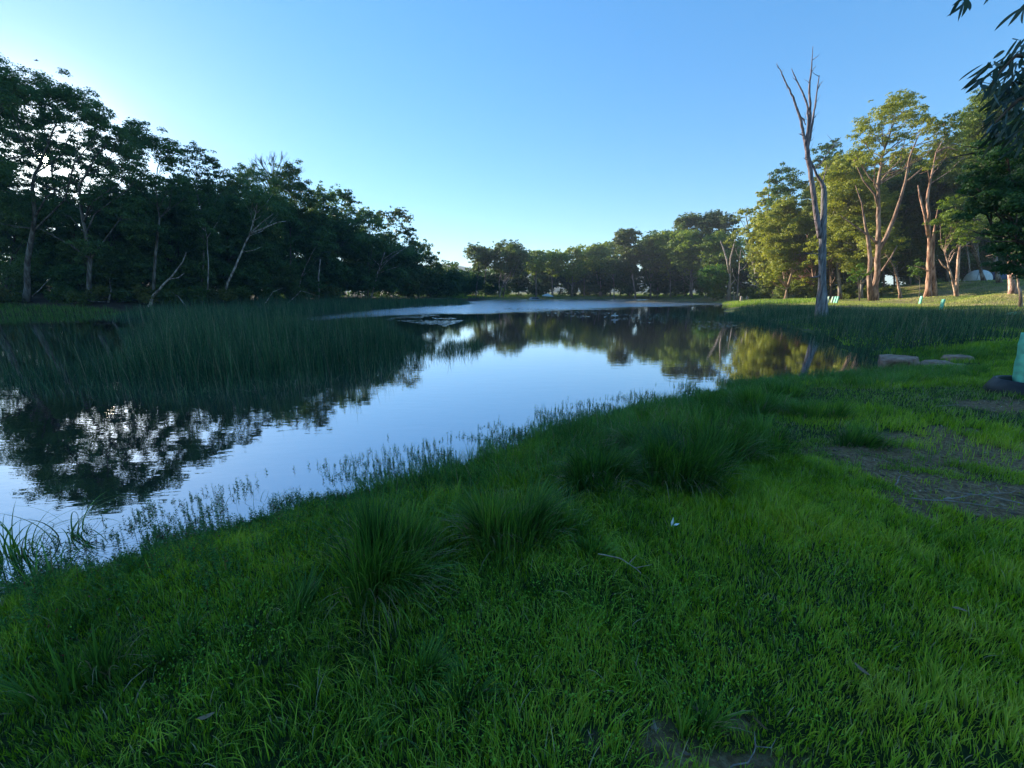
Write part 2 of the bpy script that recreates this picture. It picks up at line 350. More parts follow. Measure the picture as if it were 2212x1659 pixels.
# ------------------------------------------------------------------ trees
def tree(label, cat, base, Yd, trunk, blobs, name='gum_tree', tint=(1, 1, 1), bark=(1, 1, 1), r0=.3, group=None, dens=1.0, tone=(.15, .75), lsz=1.0, limbs=.8, flat=.8, extra=None, zbase=None, dys=1.0, skygap=False, pk=1.12, mat=None):
    """trunk: pixel path above the base, blobs: (px,py,rpx[,dy]) foliage masses, both turned to metres at depth Yd"""
    bx = pt(base, 645, Yd)[0]; bz = gz(bx, Yd) if zbase is None else zbase
    B = np.array([bx, Yd, bz-.05])
    root = empty(name, B); tag(root, label, cat, group)
    TP = [B-B]
    for i, q in enumerate(trunk):
        dy = (q[2] if len(q) > 2 else 0); TP.append(pt(q[0], q[1], Yd+dy)-B)
    TP = np.array(TP)
    # refine + wobble
    fine = [TP[0]]
    for a_, b_ in zip(TP[:-1], TP[1:]):
        for t in (.34, .67, 1): fine.append(a_+(b_-a_)*t+(R.normal(0, .012, 3)*np.linalg.norm(b_-a_)*(t < 1)))
    fine = np.array(fine)
    arc = np.concatenate([[0], np.cumsum(np.linalg.norm(np.diff(fine, axis=0), axis=1))]); Lt = arc[-1]
    r0 = r0*(.58 if base < 980 else .58 if base > 1645 else .7); rad = r0*(1-.8*(arc/Lt))+r0*.4*np.exp(-arc/.45)
    tb = TB(); tb.tube(fine, rad, 8)
    LV = []; 
    s = F/Yd; flat = .9 if base < 980 else flat+.05
    lsz *= (.68 if Yd < 75 else .8)
    for bl in blobs:
        px, py, rp = bl[:3]; rp = rp*pk*(1.2 if 290 < base < 980 else .98 if base <= 290 else 1); dy = bl[3] if len(bl) > 3 else R.normal(0, 1)*dys*rp/s*.9
        dy = max(-Yd*.2, min(dy, Yd*.25))
        c = pt(px, py, Yd+dy)-B; r = rp/s
        # limb from trunk
        if limbs > 0 and len(blobs) > 0 and R.random() < limbs:
            hd = np.hypot(c[0]-fine[:, 0], c[1]-fine[:, 1]); want = c[2]-r*.4-hd*.75
            k = int(np.argmin(np.abs(fine[:, 2]-want)+hd*.15)); k = min(max(k, 2), len(fine)-1)
            A = fine[k]; E = c-np.array([0, 0, r*.15]); m1 = A+(E-A)*.35+np.array([0, 0, -.04])*np.linalg.norm(E-A)+R.normal(0, .05, 3)*np.linalg.norm(E-A); m2 = A+(E-A)*.7+R.normal(0, .06, 3)*np.linalg.norm(E-A)
            rl = min(rad[k]*.55, .035+.014*np.linalg.norm(E-A))
            tb.tube([A, m1, m2, E], [rl, rl*.75, rl*.5, rl*.22], 5, cap=False)
            for _ in range(2):
                e2 = E+R.normal(0, 1, 3)*r*np.array([.7, .7, .35]); tb.tube([m2, (m2+e2)/2+R.normal(0, .1, 3)*r, e2], [rl*.4, rl*.28, rl*.1], 4, cap=False)
        # foliage : sub-clumps
        ll = .0060*Yd*lsz; lw = .0034*Yd*lsz
        area = .5*ll*lw
        nl = int(dens*1.6*pi*r*r*.8/area); nl = min(nl, 5500)
        ns = max(5, int(11+r*2))
        sc = R.normal(0, 1, (ns, 3)); sc /= np.linalg.norm(sc, axis=1)[:, None]; sd_ = R.uniform(.25, 1.12, (ns, 1)); sc *= sd_; sc[:, 2] = sc[:, 2]*.9+.05
        sr = R.uniform(.22, .5, ns)*(1.2-.55*sd_[:, 0])
        w_ = sr**2; k = R.choice(ns, nl, p=w_/w_.sum())
        dv = R.normal(0, 1, (nl, 3)); dv /= np.linalg.norm(dv, axis=1)[:, None]; dv[:, 2] = np.where(dv[:, 2] < -.35, -dv[:, 2]*.6, dv[:, 2])
        rr = R.random(nl)**.38
        loc = sc[k]+dv*(sr[k]*rr)[:, None]
        Pn = c+loc*np.array([1, 1, flat])*r
        nr = dv+loc*.6+R.normal(0, .55, (nl, 3)); nr[:, 2] += .15
        ax = R.normal(0, 1, (nl, 3)); ax[:, 2] -= .8
        ax -= nr*(np.sum(ax*nr, 1)/np.maximum(np.sum(nr*nr, 1), 1e-6))[:, None]
        tn = R.uniform(tone[0], tone[1], nl)*.8+(R.random(ns)[k]-.5)*.25+.1
        z = R.uniform(.7, 1.4, nl)
        if skygap:
            qx, qy = proj(Pn+B); keep = np.hypot(qx-SUNPX[0], qy-SUNPX[1]) > R.uniform(5, 12, nl)
            Pn, ax, nr, tn, z = Pn[keep], ax[keep], nr[keep], tn[keep], z[keep]
        LV.append(leaves(Pn, ax, nr, ll*z, lw*z, np.clip(tn, 0, 1)))
    if extra:
        for path, ra in extra:
            E = np.array([pt(q[0], q[1], Yd+(q[2] if len(q) > 2 else 0))-B for q in path]); ra = np.asarray(ra, float)*.8
            if len(ra) == 2: ra = np.linspace(ra[0], ra[1], len(E))
            tb.tube(E, ra, 6)
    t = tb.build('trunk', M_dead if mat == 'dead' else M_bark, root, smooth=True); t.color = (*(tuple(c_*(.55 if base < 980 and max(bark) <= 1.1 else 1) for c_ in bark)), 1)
    if LV:
        v, T, cc = merge(LV); o = mesh_np('crown', v, T, M_leaf, tone=cc, parent=root); o.color = (*tint, 1)
    return root
def crown(cx, top, bot, w, n, r, hole=0):
    """random foliage masses filling a domed crown outline, in pixels"""
    out = []; n = int(n*1.9); r = r*1.3
    for i in range(n):
        for _ in range(20):
            v = R.random()**1.0; u = R.uniform(-1, 1)
            q = ((v-.42)/.62)
            if q*q+u*u < 1.0 and (u*u+((v-.5)/.5)**2 > hole): break
        rr = r*R.uniform(.7, 1.25)
        out.append((cx+u*(w/2-rr*.7), top+rr*.6+v*(bot-top-rr*1.2), rr))
    # crest masses define the skyline
    for u in (-.55, -.2, .15, .5):
        rr = r*.8; out.append((cx+(u+R.normal(0, .06))*w/2, top+rr*.62+abs(u)**2*(bot-top)*.45, rr))
    return out

DK = (1.15, 1.3, 1.15)     # left-bank leaf tint: cooler and duller than FG and RG
YL = lambda px: float(np.interp(px, [-150, 0, 200, 300, 500, 700, 850, 950], [37, 39, 41, 43, 56, 77, 98, 118]))
# --- left bank, skyline gums
crest = [(-20, 165, 48), (35, 195, 42), (90, 205, 42), (140, 212, 40), (185, 235, 40), (225, 262, 34), (250, 300, 30), (10, 245, 40), (70, 262, 30), (130, 262, 22)]
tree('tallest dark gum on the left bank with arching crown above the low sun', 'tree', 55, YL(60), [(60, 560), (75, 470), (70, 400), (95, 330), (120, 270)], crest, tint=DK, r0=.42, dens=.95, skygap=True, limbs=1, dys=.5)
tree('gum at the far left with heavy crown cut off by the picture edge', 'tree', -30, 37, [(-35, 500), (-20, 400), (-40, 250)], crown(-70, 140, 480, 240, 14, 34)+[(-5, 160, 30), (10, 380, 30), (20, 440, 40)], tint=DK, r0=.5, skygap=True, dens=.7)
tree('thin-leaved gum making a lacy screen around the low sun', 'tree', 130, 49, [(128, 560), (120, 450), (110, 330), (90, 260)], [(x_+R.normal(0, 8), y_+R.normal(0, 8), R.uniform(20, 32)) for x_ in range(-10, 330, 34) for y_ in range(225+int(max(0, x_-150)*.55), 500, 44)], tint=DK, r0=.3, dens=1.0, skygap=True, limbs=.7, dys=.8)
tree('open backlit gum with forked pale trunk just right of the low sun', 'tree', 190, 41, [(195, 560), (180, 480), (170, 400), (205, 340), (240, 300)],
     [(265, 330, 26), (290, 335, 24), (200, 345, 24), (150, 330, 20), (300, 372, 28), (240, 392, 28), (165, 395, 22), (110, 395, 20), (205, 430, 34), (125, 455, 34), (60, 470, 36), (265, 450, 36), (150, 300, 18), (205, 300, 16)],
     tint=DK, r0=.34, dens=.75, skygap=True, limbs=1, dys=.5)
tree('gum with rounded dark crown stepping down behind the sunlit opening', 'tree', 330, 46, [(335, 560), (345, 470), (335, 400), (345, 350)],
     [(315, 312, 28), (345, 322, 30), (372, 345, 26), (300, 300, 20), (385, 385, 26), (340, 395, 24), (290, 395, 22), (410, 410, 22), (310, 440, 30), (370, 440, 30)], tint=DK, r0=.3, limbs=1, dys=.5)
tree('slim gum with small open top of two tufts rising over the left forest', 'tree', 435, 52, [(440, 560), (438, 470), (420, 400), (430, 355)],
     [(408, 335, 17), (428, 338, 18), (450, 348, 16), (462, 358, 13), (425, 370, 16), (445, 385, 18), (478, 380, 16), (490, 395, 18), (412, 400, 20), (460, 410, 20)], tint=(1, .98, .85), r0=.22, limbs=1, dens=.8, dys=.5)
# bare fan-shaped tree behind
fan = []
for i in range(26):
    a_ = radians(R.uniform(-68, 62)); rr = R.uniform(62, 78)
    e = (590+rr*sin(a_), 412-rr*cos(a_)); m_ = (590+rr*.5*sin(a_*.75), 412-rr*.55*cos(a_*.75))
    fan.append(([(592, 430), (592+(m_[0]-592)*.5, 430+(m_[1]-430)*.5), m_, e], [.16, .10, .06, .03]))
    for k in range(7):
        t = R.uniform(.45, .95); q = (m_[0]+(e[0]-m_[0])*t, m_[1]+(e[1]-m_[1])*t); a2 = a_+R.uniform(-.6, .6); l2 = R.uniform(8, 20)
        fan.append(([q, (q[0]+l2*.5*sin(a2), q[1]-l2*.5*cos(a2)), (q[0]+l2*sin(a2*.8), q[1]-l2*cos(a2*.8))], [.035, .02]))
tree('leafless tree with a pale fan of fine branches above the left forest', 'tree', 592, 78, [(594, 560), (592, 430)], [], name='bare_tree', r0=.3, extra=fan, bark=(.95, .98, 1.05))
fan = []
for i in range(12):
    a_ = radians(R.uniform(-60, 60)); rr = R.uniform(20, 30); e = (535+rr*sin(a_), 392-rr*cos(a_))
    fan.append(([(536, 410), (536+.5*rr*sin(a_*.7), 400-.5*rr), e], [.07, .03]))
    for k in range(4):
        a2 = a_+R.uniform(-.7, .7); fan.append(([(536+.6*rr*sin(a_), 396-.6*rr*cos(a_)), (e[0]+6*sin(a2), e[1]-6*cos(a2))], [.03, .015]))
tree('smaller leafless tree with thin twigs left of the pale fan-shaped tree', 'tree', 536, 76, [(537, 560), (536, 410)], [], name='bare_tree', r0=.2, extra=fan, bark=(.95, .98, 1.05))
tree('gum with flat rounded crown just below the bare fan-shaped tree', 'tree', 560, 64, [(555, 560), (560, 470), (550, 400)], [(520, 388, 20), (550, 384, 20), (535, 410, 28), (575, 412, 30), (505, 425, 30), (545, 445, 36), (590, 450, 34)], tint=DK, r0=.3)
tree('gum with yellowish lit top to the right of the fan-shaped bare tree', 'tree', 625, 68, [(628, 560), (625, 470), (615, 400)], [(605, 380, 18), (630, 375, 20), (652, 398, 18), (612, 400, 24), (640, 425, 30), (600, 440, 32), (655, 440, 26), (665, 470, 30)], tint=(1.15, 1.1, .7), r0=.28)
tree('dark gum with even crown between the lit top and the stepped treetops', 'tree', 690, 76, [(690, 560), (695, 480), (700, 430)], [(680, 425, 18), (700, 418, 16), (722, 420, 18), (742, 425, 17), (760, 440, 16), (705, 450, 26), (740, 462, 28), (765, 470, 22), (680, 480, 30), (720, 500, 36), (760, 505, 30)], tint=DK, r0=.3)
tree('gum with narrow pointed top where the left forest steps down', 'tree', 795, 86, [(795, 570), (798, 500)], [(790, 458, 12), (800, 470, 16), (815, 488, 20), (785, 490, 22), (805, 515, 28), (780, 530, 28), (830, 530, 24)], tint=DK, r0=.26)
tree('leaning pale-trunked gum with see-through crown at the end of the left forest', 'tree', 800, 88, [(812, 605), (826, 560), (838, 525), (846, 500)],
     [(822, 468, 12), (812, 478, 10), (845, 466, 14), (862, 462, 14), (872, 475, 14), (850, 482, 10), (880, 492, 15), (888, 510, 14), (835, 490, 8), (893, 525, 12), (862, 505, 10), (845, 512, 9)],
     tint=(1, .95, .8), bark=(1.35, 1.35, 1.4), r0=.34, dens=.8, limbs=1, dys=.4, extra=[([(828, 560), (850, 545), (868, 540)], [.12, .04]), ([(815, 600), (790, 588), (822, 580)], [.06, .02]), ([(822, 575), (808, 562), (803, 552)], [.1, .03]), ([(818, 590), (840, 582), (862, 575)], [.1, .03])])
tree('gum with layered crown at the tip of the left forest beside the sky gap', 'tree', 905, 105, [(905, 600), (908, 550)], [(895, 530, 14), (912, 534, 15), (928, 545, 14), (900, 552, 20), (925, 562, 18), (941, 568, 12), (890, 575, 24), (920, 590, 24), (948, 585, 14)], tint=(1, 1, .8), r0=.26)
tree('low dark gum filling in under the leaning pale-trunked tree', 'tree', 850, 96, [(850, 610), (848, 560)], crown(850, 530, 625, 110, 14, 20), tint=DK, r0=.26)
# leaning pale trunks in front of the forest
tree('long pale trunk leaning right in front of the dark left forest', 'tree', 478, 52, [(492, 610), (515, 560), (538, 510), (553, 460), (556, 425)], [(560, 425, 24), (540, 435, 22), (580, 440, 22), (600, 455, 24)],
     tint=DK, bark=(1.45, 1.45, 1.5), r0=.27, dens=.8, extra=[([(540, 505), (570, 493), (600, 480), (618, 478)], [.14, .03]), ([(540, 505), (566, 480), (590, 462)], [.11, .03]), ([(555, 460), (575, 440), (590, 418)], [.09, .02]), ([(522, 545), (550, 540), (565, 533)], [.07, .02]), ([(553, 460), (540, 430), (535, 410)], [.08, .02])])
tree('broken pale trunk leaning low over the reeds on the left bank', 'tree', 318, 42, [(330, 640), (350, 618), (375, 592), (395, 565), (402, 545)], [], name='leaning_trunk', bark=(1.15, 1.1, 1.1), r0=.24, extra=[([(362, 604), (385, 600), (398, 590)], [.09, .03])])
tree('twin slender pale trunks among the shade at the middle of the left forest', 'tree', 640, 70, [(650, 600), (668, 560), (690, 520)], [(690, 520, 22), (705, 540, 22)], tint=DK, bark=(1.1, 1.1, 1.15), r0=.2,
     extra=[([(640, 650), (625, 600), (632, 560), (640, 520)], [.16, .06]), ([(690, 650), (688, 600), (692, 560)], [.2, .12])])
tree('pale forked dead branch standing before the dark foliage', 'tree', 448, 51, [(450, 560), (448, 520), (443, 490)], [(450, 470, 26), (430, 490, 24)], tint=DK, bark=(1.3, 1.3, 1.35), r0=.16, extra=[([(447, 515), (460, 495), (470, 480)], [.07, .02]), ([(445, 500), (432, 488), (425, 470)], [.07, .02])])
# filler gums behind and in front
LG = 'dark gums filling the left forest'
fill = [(-60, 47, 330, 600, 170), (30, 44, 420, 620, 130), (95, 46, 430, 600, 120), (160, 45, 440, 610, 120), (235, 47, 400, 600, 120), (300, 49, 410, 610, 120), (370, 52, 400, 600, 120), (430, 56, 410, 610, 110), (490, 60, 400, 610, 110),
        (545, 63, 440, 620, 110), (610, 70, 450, 620, 110), (660, 76, 460, 620, 110), (715, 82, 470, 620, 110), (770, 90, 500, 625, 100), (825, 98, 540, 630, 90), (880, 106, 560, 632, 80), (935, 118, 580, 635, 60), (120, 60, 520, 615, 150), (260, 62, 500, 610, 150), (400, 70, 480, 610, 150), (560, 85, 480, 620, 150)]
where = ['left of the sunlit opening', 'under the low sun', 'right below the sun', 'with a gap of sunlit ground at its foot', 'behind the broken leaning trunk', 'below the rounded step in the skyline', 'between the slim two-tufted gum and the step',
         'behind the slim two-tufted gum', 'left of the long leaning pale trunk', 'behind the long leaning pale trunk', 'below the bare fan-shaped tree', 'behind the twin slender trunks', 'under the stepped treetops', 'below the narrow pointed top',
         'behind the leaning pale gum', 'near the tip of the left forest', 'last and lowest before the sky gap', 'deep in shade behind the front trunks by the sun', 'deep in shade behind the broken trunk', 'deep in shade behind the forked branch', 'deep in shade behind the flat rounded crown']
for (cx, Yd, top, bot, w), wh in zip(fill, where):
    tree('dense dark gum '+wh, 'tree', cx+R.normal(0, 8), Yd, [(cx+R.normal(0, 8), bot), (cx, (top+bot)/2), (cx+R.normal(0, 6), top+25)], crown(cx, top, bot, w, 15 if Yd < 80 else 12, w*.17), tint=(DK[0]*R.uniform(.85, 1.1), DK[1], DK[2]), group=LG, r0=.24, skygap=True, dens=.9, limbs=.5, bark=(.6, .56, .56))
# understorey shrubs at the feet of the forest
for i, (px, Yd, h) in enumerate([(60, 45, 45), (140, 43, 60), (205, 45, 70), (275, 48, 55), (350, 50, 60), (420, 54, 70), (480, 60, 60), (540, 62, 75), (600, 68, 70), (660, 74, 65), (720, 80, 70), (775, 86, 60), (830, 94, 60), (885, 102, 50), (930, 112, 45), (965, 125, 50), (1000, 135, 48), (400, 66, 90), (250, 60, 90), (560, 80, 80), (700, 92, 80)]):
    y0 = 636; tree('dark leafy bush at the foot of the left forest', 'bush', px, Yd, [(px, y0-h*.3), (px+4, y0-h*.5)], crown(px, y0-h, y0+6, 75, 9, 17), name='forest_bush', tint=(DK[0]*R.uniform(.8, 1.2), DK[1]*.9, DK[2]*.8), group='bushes at the feet of the left forest', r0=.08, dens=.9, limbs=.5, tone=(.05, .6))

for i, (px, Yd, h) in enumerate([(-20, 38, 40), (25, 40, 26), (120, 40, 34), (165, 39.5, 26), (215, 41, 42), (265, 42, 30), (310, 43, 36), (365, 45, 28), (415, 47, 34), (470, 50, 26), (520, 54, 30), (580, 60, 26), (640, 66, 30), (705, 74, 24)]):
    y0 = 634+1.2*F/Yd; tree('low scrubby bush on the left shore in front of the trunks', 'bush', px, Yd, [(px, y0-h*.3), (px+4, y0-h*.5)], crown(px, y0-h, y0+2, R.uniform(40, 75), 5, 11), name='shore_bush', tint=(DK[0]*R.uniform(.8, 1.5), DK[1]*.8, DK[2]*.6), group='low bushes on the left shore', r0=.06, dens=.8, limbs=.8, tone=(.05, .7))
sticks = [([(40, 655), (70, 640), (95, 615), (110, 600)], 40), ([(232, 650), (240, 625), (236, 600)], 41), ([(150, 660), (190, 650), (230, 652)], 40), ([(405, 655), (385, 640), (370, 630)], 44), ([(560, 650), (590, 630), (610, 622)], 52), ([(620, 645), (650, 628), (690, 640)], 60), ([(730, 652), (760, 640), (775, 628)], 72)]
for i, (L_, Yd) in enumerate(sticks):
    tree(['grey fallen branch propped up at the far left shore', 'thin upright dead branch on the left shore', 'fallen log lying low along the left shore', 'dead branch slanting left beside the broken leaning trunk', 'dead branch rising left of the twin slender trunks', 'bowed fallen branch under the twin slender trunks', 'small fallen branch under the stepped treetops'][i], 'branch', L_[0][0], Yd, L_[1:], [], name='fallen_branch', r0=.12, bark=(1.15, 1.15, 1.2))
# --- far row
FG = (2.7, 2.3, 1.2)  # backlit glow of the far crowns is put into this leaf tint
def far(label, cx, top, w, bot, Yd=140, base=None, n=None, r=None, tint=FG, bark=(1, 1, 1), r0=.35, dens=.95, grp=None, cat='tree', lsz=.85, limbs=.6, hole=0, extra=None):
    r = r or w*.17; n = n or 14; base = base or cx
    return tree(label, cat, base, Yd, [(base+(cx-base)*.4, bot+(645-bot)*.2), (cx, (top+bot)/2), (cx, top+12)], crown(cx, top, bot, w, n, r, hole), tint=tint, bark=bark, r0=r0, dens=dens, group=grp, lsz=lsz, limbs=limbs, extra=extra)
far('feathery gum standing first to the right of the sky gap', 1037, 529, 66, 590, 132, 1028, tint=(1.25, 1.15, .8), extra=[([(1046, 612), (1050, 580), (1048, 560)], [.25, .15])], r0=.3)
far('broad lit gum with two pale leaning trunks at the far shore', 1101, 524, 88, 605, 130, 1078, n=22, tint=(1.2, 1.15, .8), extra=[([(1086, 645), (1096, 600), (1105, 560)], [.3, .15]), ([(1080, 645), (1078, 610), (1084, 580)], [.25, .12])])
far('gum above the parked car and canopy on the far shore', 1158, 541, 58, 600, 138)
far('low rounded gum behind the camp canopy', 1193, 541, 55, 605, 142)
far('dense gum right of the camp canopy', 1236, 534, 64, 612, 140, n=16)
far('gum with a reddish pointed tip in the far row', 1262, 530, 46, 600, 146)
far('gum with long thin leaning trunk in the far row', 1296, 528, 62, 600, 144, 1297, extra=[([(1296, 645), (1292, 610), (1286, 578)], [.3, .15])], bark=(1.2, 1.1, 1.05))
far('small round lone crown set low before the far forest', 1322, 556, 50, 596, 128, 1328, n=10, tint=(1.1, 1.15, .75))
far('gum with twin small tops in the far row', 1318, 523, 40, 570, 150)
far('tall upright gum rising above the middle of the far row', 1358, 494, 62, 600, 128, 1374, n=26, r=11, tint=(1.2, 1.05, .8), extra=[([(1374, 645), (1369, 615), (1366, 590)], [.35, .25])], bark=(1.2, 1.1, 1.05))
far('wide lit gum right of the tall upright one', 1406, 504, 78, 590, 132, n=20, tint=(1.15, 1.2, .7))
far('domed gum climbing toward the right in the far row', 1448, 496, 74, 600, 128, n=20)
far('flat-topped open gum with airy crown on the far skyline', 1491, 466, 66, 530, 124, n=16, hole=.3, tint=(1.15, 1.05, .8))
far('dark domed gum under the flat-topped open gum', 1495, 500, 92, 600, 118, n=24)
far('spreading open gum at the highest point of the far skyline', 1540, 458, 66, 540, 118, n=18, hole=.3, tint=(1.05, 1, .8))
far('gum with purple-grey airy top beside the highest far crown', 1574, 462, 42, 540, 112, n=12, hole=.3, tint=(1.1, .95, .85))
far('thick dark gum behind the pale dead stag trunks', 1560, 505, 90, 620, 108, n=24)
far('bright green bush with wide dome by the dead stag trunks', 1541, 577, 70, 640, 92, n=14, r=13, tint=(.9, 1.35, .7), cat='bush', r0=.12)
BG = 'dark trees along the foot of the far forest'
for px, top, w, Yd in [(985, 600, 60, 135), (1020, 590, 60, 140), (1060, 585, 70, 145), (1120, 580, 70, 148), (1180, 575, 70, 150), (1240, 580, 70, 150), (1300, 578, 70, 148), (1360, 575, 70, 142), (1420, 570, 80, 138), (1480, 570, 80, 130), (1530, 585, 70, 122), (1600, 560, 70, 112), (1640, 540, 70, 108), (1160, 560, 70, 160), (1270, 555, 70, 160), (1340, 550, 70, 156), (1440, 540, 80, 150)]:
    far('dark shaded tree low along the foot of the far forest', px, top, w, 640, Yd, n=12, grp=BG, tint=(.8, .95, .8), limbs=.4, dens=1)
# dead stags at the far right end of the water
tree('thick pale dead stag trunk forking upward at the far right shore', 'dead tree', 1573, 90, [(1576, 610), (1577, 580), (1578, 552)], [], name='dead_tree', mat='dead', bark=(2.1, 1.9, 1.75), r0=.62,
     extra=[([(1576, 590), (1570, 560), (1562, 535), (1556, 520)], [.35, .08]), ([(1578, 560), (1584, 535), (1590, 505)], [.3, .06]), ([(1577, 618), (1585, 608), (1590, 602)], [.2, .08])])
tree('thinner crooked dead tree with side fork beside the thick stag', 'dead tree', 1592, 90, [(1594, 620), (1596, 590), (1598, 560), (1600, 540)], [], name='dead_tree', mat='dead', bark=(1.7, 1.6, 1.5), r0=.25,
     extra=[([(1594, 612), (1584, 595), (1582, 580)], [.16, .05]), ([(1597, 585), (1606, 580), (1612, 572)], [.12, .04]), ([(1598, 560), (1592, 548), (1588, 535)], [.1, .03])])
tree('short pale dead stub leaning at the water edge by the stags', 'stump', 1587, 88, [(1585, 632), (1584, 625)], [], name='dead_stub', mat='dead', bark=(2, 1.8, 1.6), r0=.22)

# --- right bank (sunlit)
RG = (3.2, 2.25, 1.0)  # sunlit look painted into the leaf tint, brighter than real gum leaves
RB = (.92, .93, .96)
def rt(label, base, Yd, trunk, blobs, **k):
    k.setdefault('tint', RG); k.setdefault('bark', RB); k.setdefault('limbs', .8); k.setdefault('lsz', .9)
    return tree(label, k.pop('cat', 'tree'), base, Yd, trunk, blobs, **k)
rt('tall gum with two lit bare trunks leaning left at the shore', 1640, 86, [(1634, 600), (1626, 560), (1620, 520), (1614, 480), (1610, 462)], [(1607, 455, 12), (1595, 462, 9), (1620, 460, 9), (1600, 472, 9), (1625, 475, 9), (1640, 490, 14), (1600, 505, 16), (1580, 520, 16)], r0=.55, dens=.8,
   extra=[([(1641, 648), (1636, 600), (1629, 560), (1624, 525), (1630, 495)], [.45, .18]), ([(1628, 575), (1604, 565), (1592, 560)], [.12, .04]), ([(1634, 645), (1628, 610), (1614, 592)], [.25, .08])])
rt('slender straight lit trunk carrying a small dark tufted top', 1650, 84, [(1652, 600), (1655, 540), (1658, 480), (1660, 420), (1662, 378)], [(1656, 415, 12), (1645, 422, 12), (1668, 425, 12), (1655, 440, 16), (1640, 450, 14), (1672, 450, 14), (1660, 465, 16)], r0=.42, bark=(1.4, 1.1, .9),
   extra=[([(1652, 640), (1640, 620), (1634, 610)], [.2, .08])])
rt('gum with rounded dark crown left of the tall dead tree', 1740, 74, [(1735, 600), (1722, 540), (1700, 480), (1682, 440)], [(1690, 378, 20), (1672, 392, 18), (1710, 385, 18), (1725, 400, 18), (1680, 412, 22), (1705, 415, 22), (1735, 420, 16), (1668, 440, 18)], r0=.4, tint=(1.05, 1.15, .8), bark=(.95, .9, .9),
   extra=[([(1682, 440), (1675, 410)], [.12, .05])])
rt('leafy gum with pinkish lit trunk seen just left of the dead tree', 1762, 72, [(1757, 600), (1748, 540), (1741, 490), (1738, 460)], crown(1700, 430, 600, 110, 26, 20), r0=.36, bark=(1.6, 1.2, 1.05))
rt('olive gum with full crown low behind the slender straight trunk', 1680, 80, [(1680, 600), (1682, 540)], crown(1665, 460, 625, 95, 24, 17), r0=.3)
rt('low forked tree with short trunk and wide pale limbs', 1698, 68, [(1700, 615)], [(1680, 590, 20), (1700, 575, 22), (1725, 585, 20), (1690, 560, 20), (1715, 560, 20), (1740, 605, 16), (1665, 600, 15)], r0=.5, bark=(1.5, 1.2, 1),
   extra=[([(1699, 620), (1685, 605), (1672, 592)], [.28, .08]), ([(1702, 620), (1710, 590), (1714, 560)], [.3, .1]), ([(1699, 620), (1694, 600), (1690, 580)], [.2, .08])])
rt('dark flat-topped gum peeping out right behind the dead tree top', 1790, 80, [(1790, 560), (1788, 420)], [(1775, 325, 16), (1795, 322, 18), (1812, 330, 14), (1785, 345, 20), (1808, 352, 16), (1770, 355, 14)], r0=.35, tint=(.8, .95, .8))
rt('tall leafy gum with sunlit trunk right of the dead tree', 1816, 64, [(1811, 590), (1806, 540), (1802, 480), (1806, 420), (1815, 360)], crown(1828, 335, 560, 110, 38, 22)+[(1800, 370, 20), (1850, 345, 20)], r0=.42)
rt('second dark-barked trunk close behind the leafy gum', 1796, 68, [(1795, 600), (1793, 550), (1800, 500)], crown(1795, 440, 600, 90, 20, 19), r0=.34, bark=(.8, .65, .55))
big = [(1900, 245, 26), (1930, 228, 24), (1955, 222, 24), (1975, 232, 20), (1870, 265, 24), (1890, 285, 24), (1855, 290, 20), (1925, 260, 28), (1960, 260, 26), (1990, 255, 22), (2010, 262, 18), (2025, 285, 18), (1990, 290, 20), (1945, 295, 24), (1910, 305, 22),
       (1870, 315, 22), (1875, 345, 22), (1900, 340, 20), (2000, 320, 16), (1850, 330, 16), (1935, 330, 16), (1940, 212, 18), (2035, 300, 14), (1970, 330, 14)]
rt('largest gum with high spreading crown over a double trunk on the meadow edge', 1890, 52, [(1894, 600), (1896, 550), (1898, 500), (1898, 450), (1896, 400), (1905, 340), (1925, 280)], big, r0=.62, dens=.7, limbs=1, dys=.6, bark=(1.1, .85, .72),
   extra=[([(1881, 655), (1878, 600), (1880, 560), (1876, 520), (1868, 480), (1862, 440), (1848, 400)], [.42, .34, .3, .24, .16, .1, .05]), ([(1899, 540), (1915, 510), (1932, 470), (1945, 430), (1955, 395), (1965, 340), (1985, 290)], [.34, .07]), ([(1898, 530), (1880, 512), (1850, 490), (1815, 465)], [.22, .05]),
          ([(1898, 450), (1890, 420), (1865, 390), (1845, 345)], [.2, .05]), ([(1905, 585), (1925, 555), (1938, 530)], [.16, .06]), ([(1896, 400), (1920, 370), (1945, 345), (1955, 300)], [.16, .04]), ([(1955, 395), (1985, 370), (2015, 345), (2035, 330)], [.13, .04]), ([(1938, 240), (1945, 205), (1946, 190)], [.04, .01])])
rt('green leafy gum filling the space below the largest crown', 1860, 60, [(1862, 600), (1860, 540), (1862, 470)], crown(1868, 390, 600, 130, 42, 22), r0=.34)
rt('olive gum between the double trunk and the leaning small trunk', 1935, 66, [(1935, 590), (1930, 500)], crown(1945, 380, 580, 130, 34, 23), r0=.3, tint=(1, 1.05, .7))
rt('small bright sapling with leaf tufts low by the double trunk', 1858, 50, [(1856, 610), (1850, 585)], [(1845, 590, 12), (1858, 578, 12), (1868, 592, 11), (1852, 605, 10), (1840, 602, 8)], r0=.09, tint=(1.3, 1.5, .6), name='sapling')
rt('small leaning tree with bare lit trunk bending left', 1945, 55, [(1940, 610), (1932, 580), (1922, 562), (1912, 548)], [(1925, 540, 16), (1908, 535, 14), (1940, 530, 16)], r0=.3, bark=(1.4, 1.05, .9), extra=[([(1922, 562), (1930, 545)], [.12, .05])])
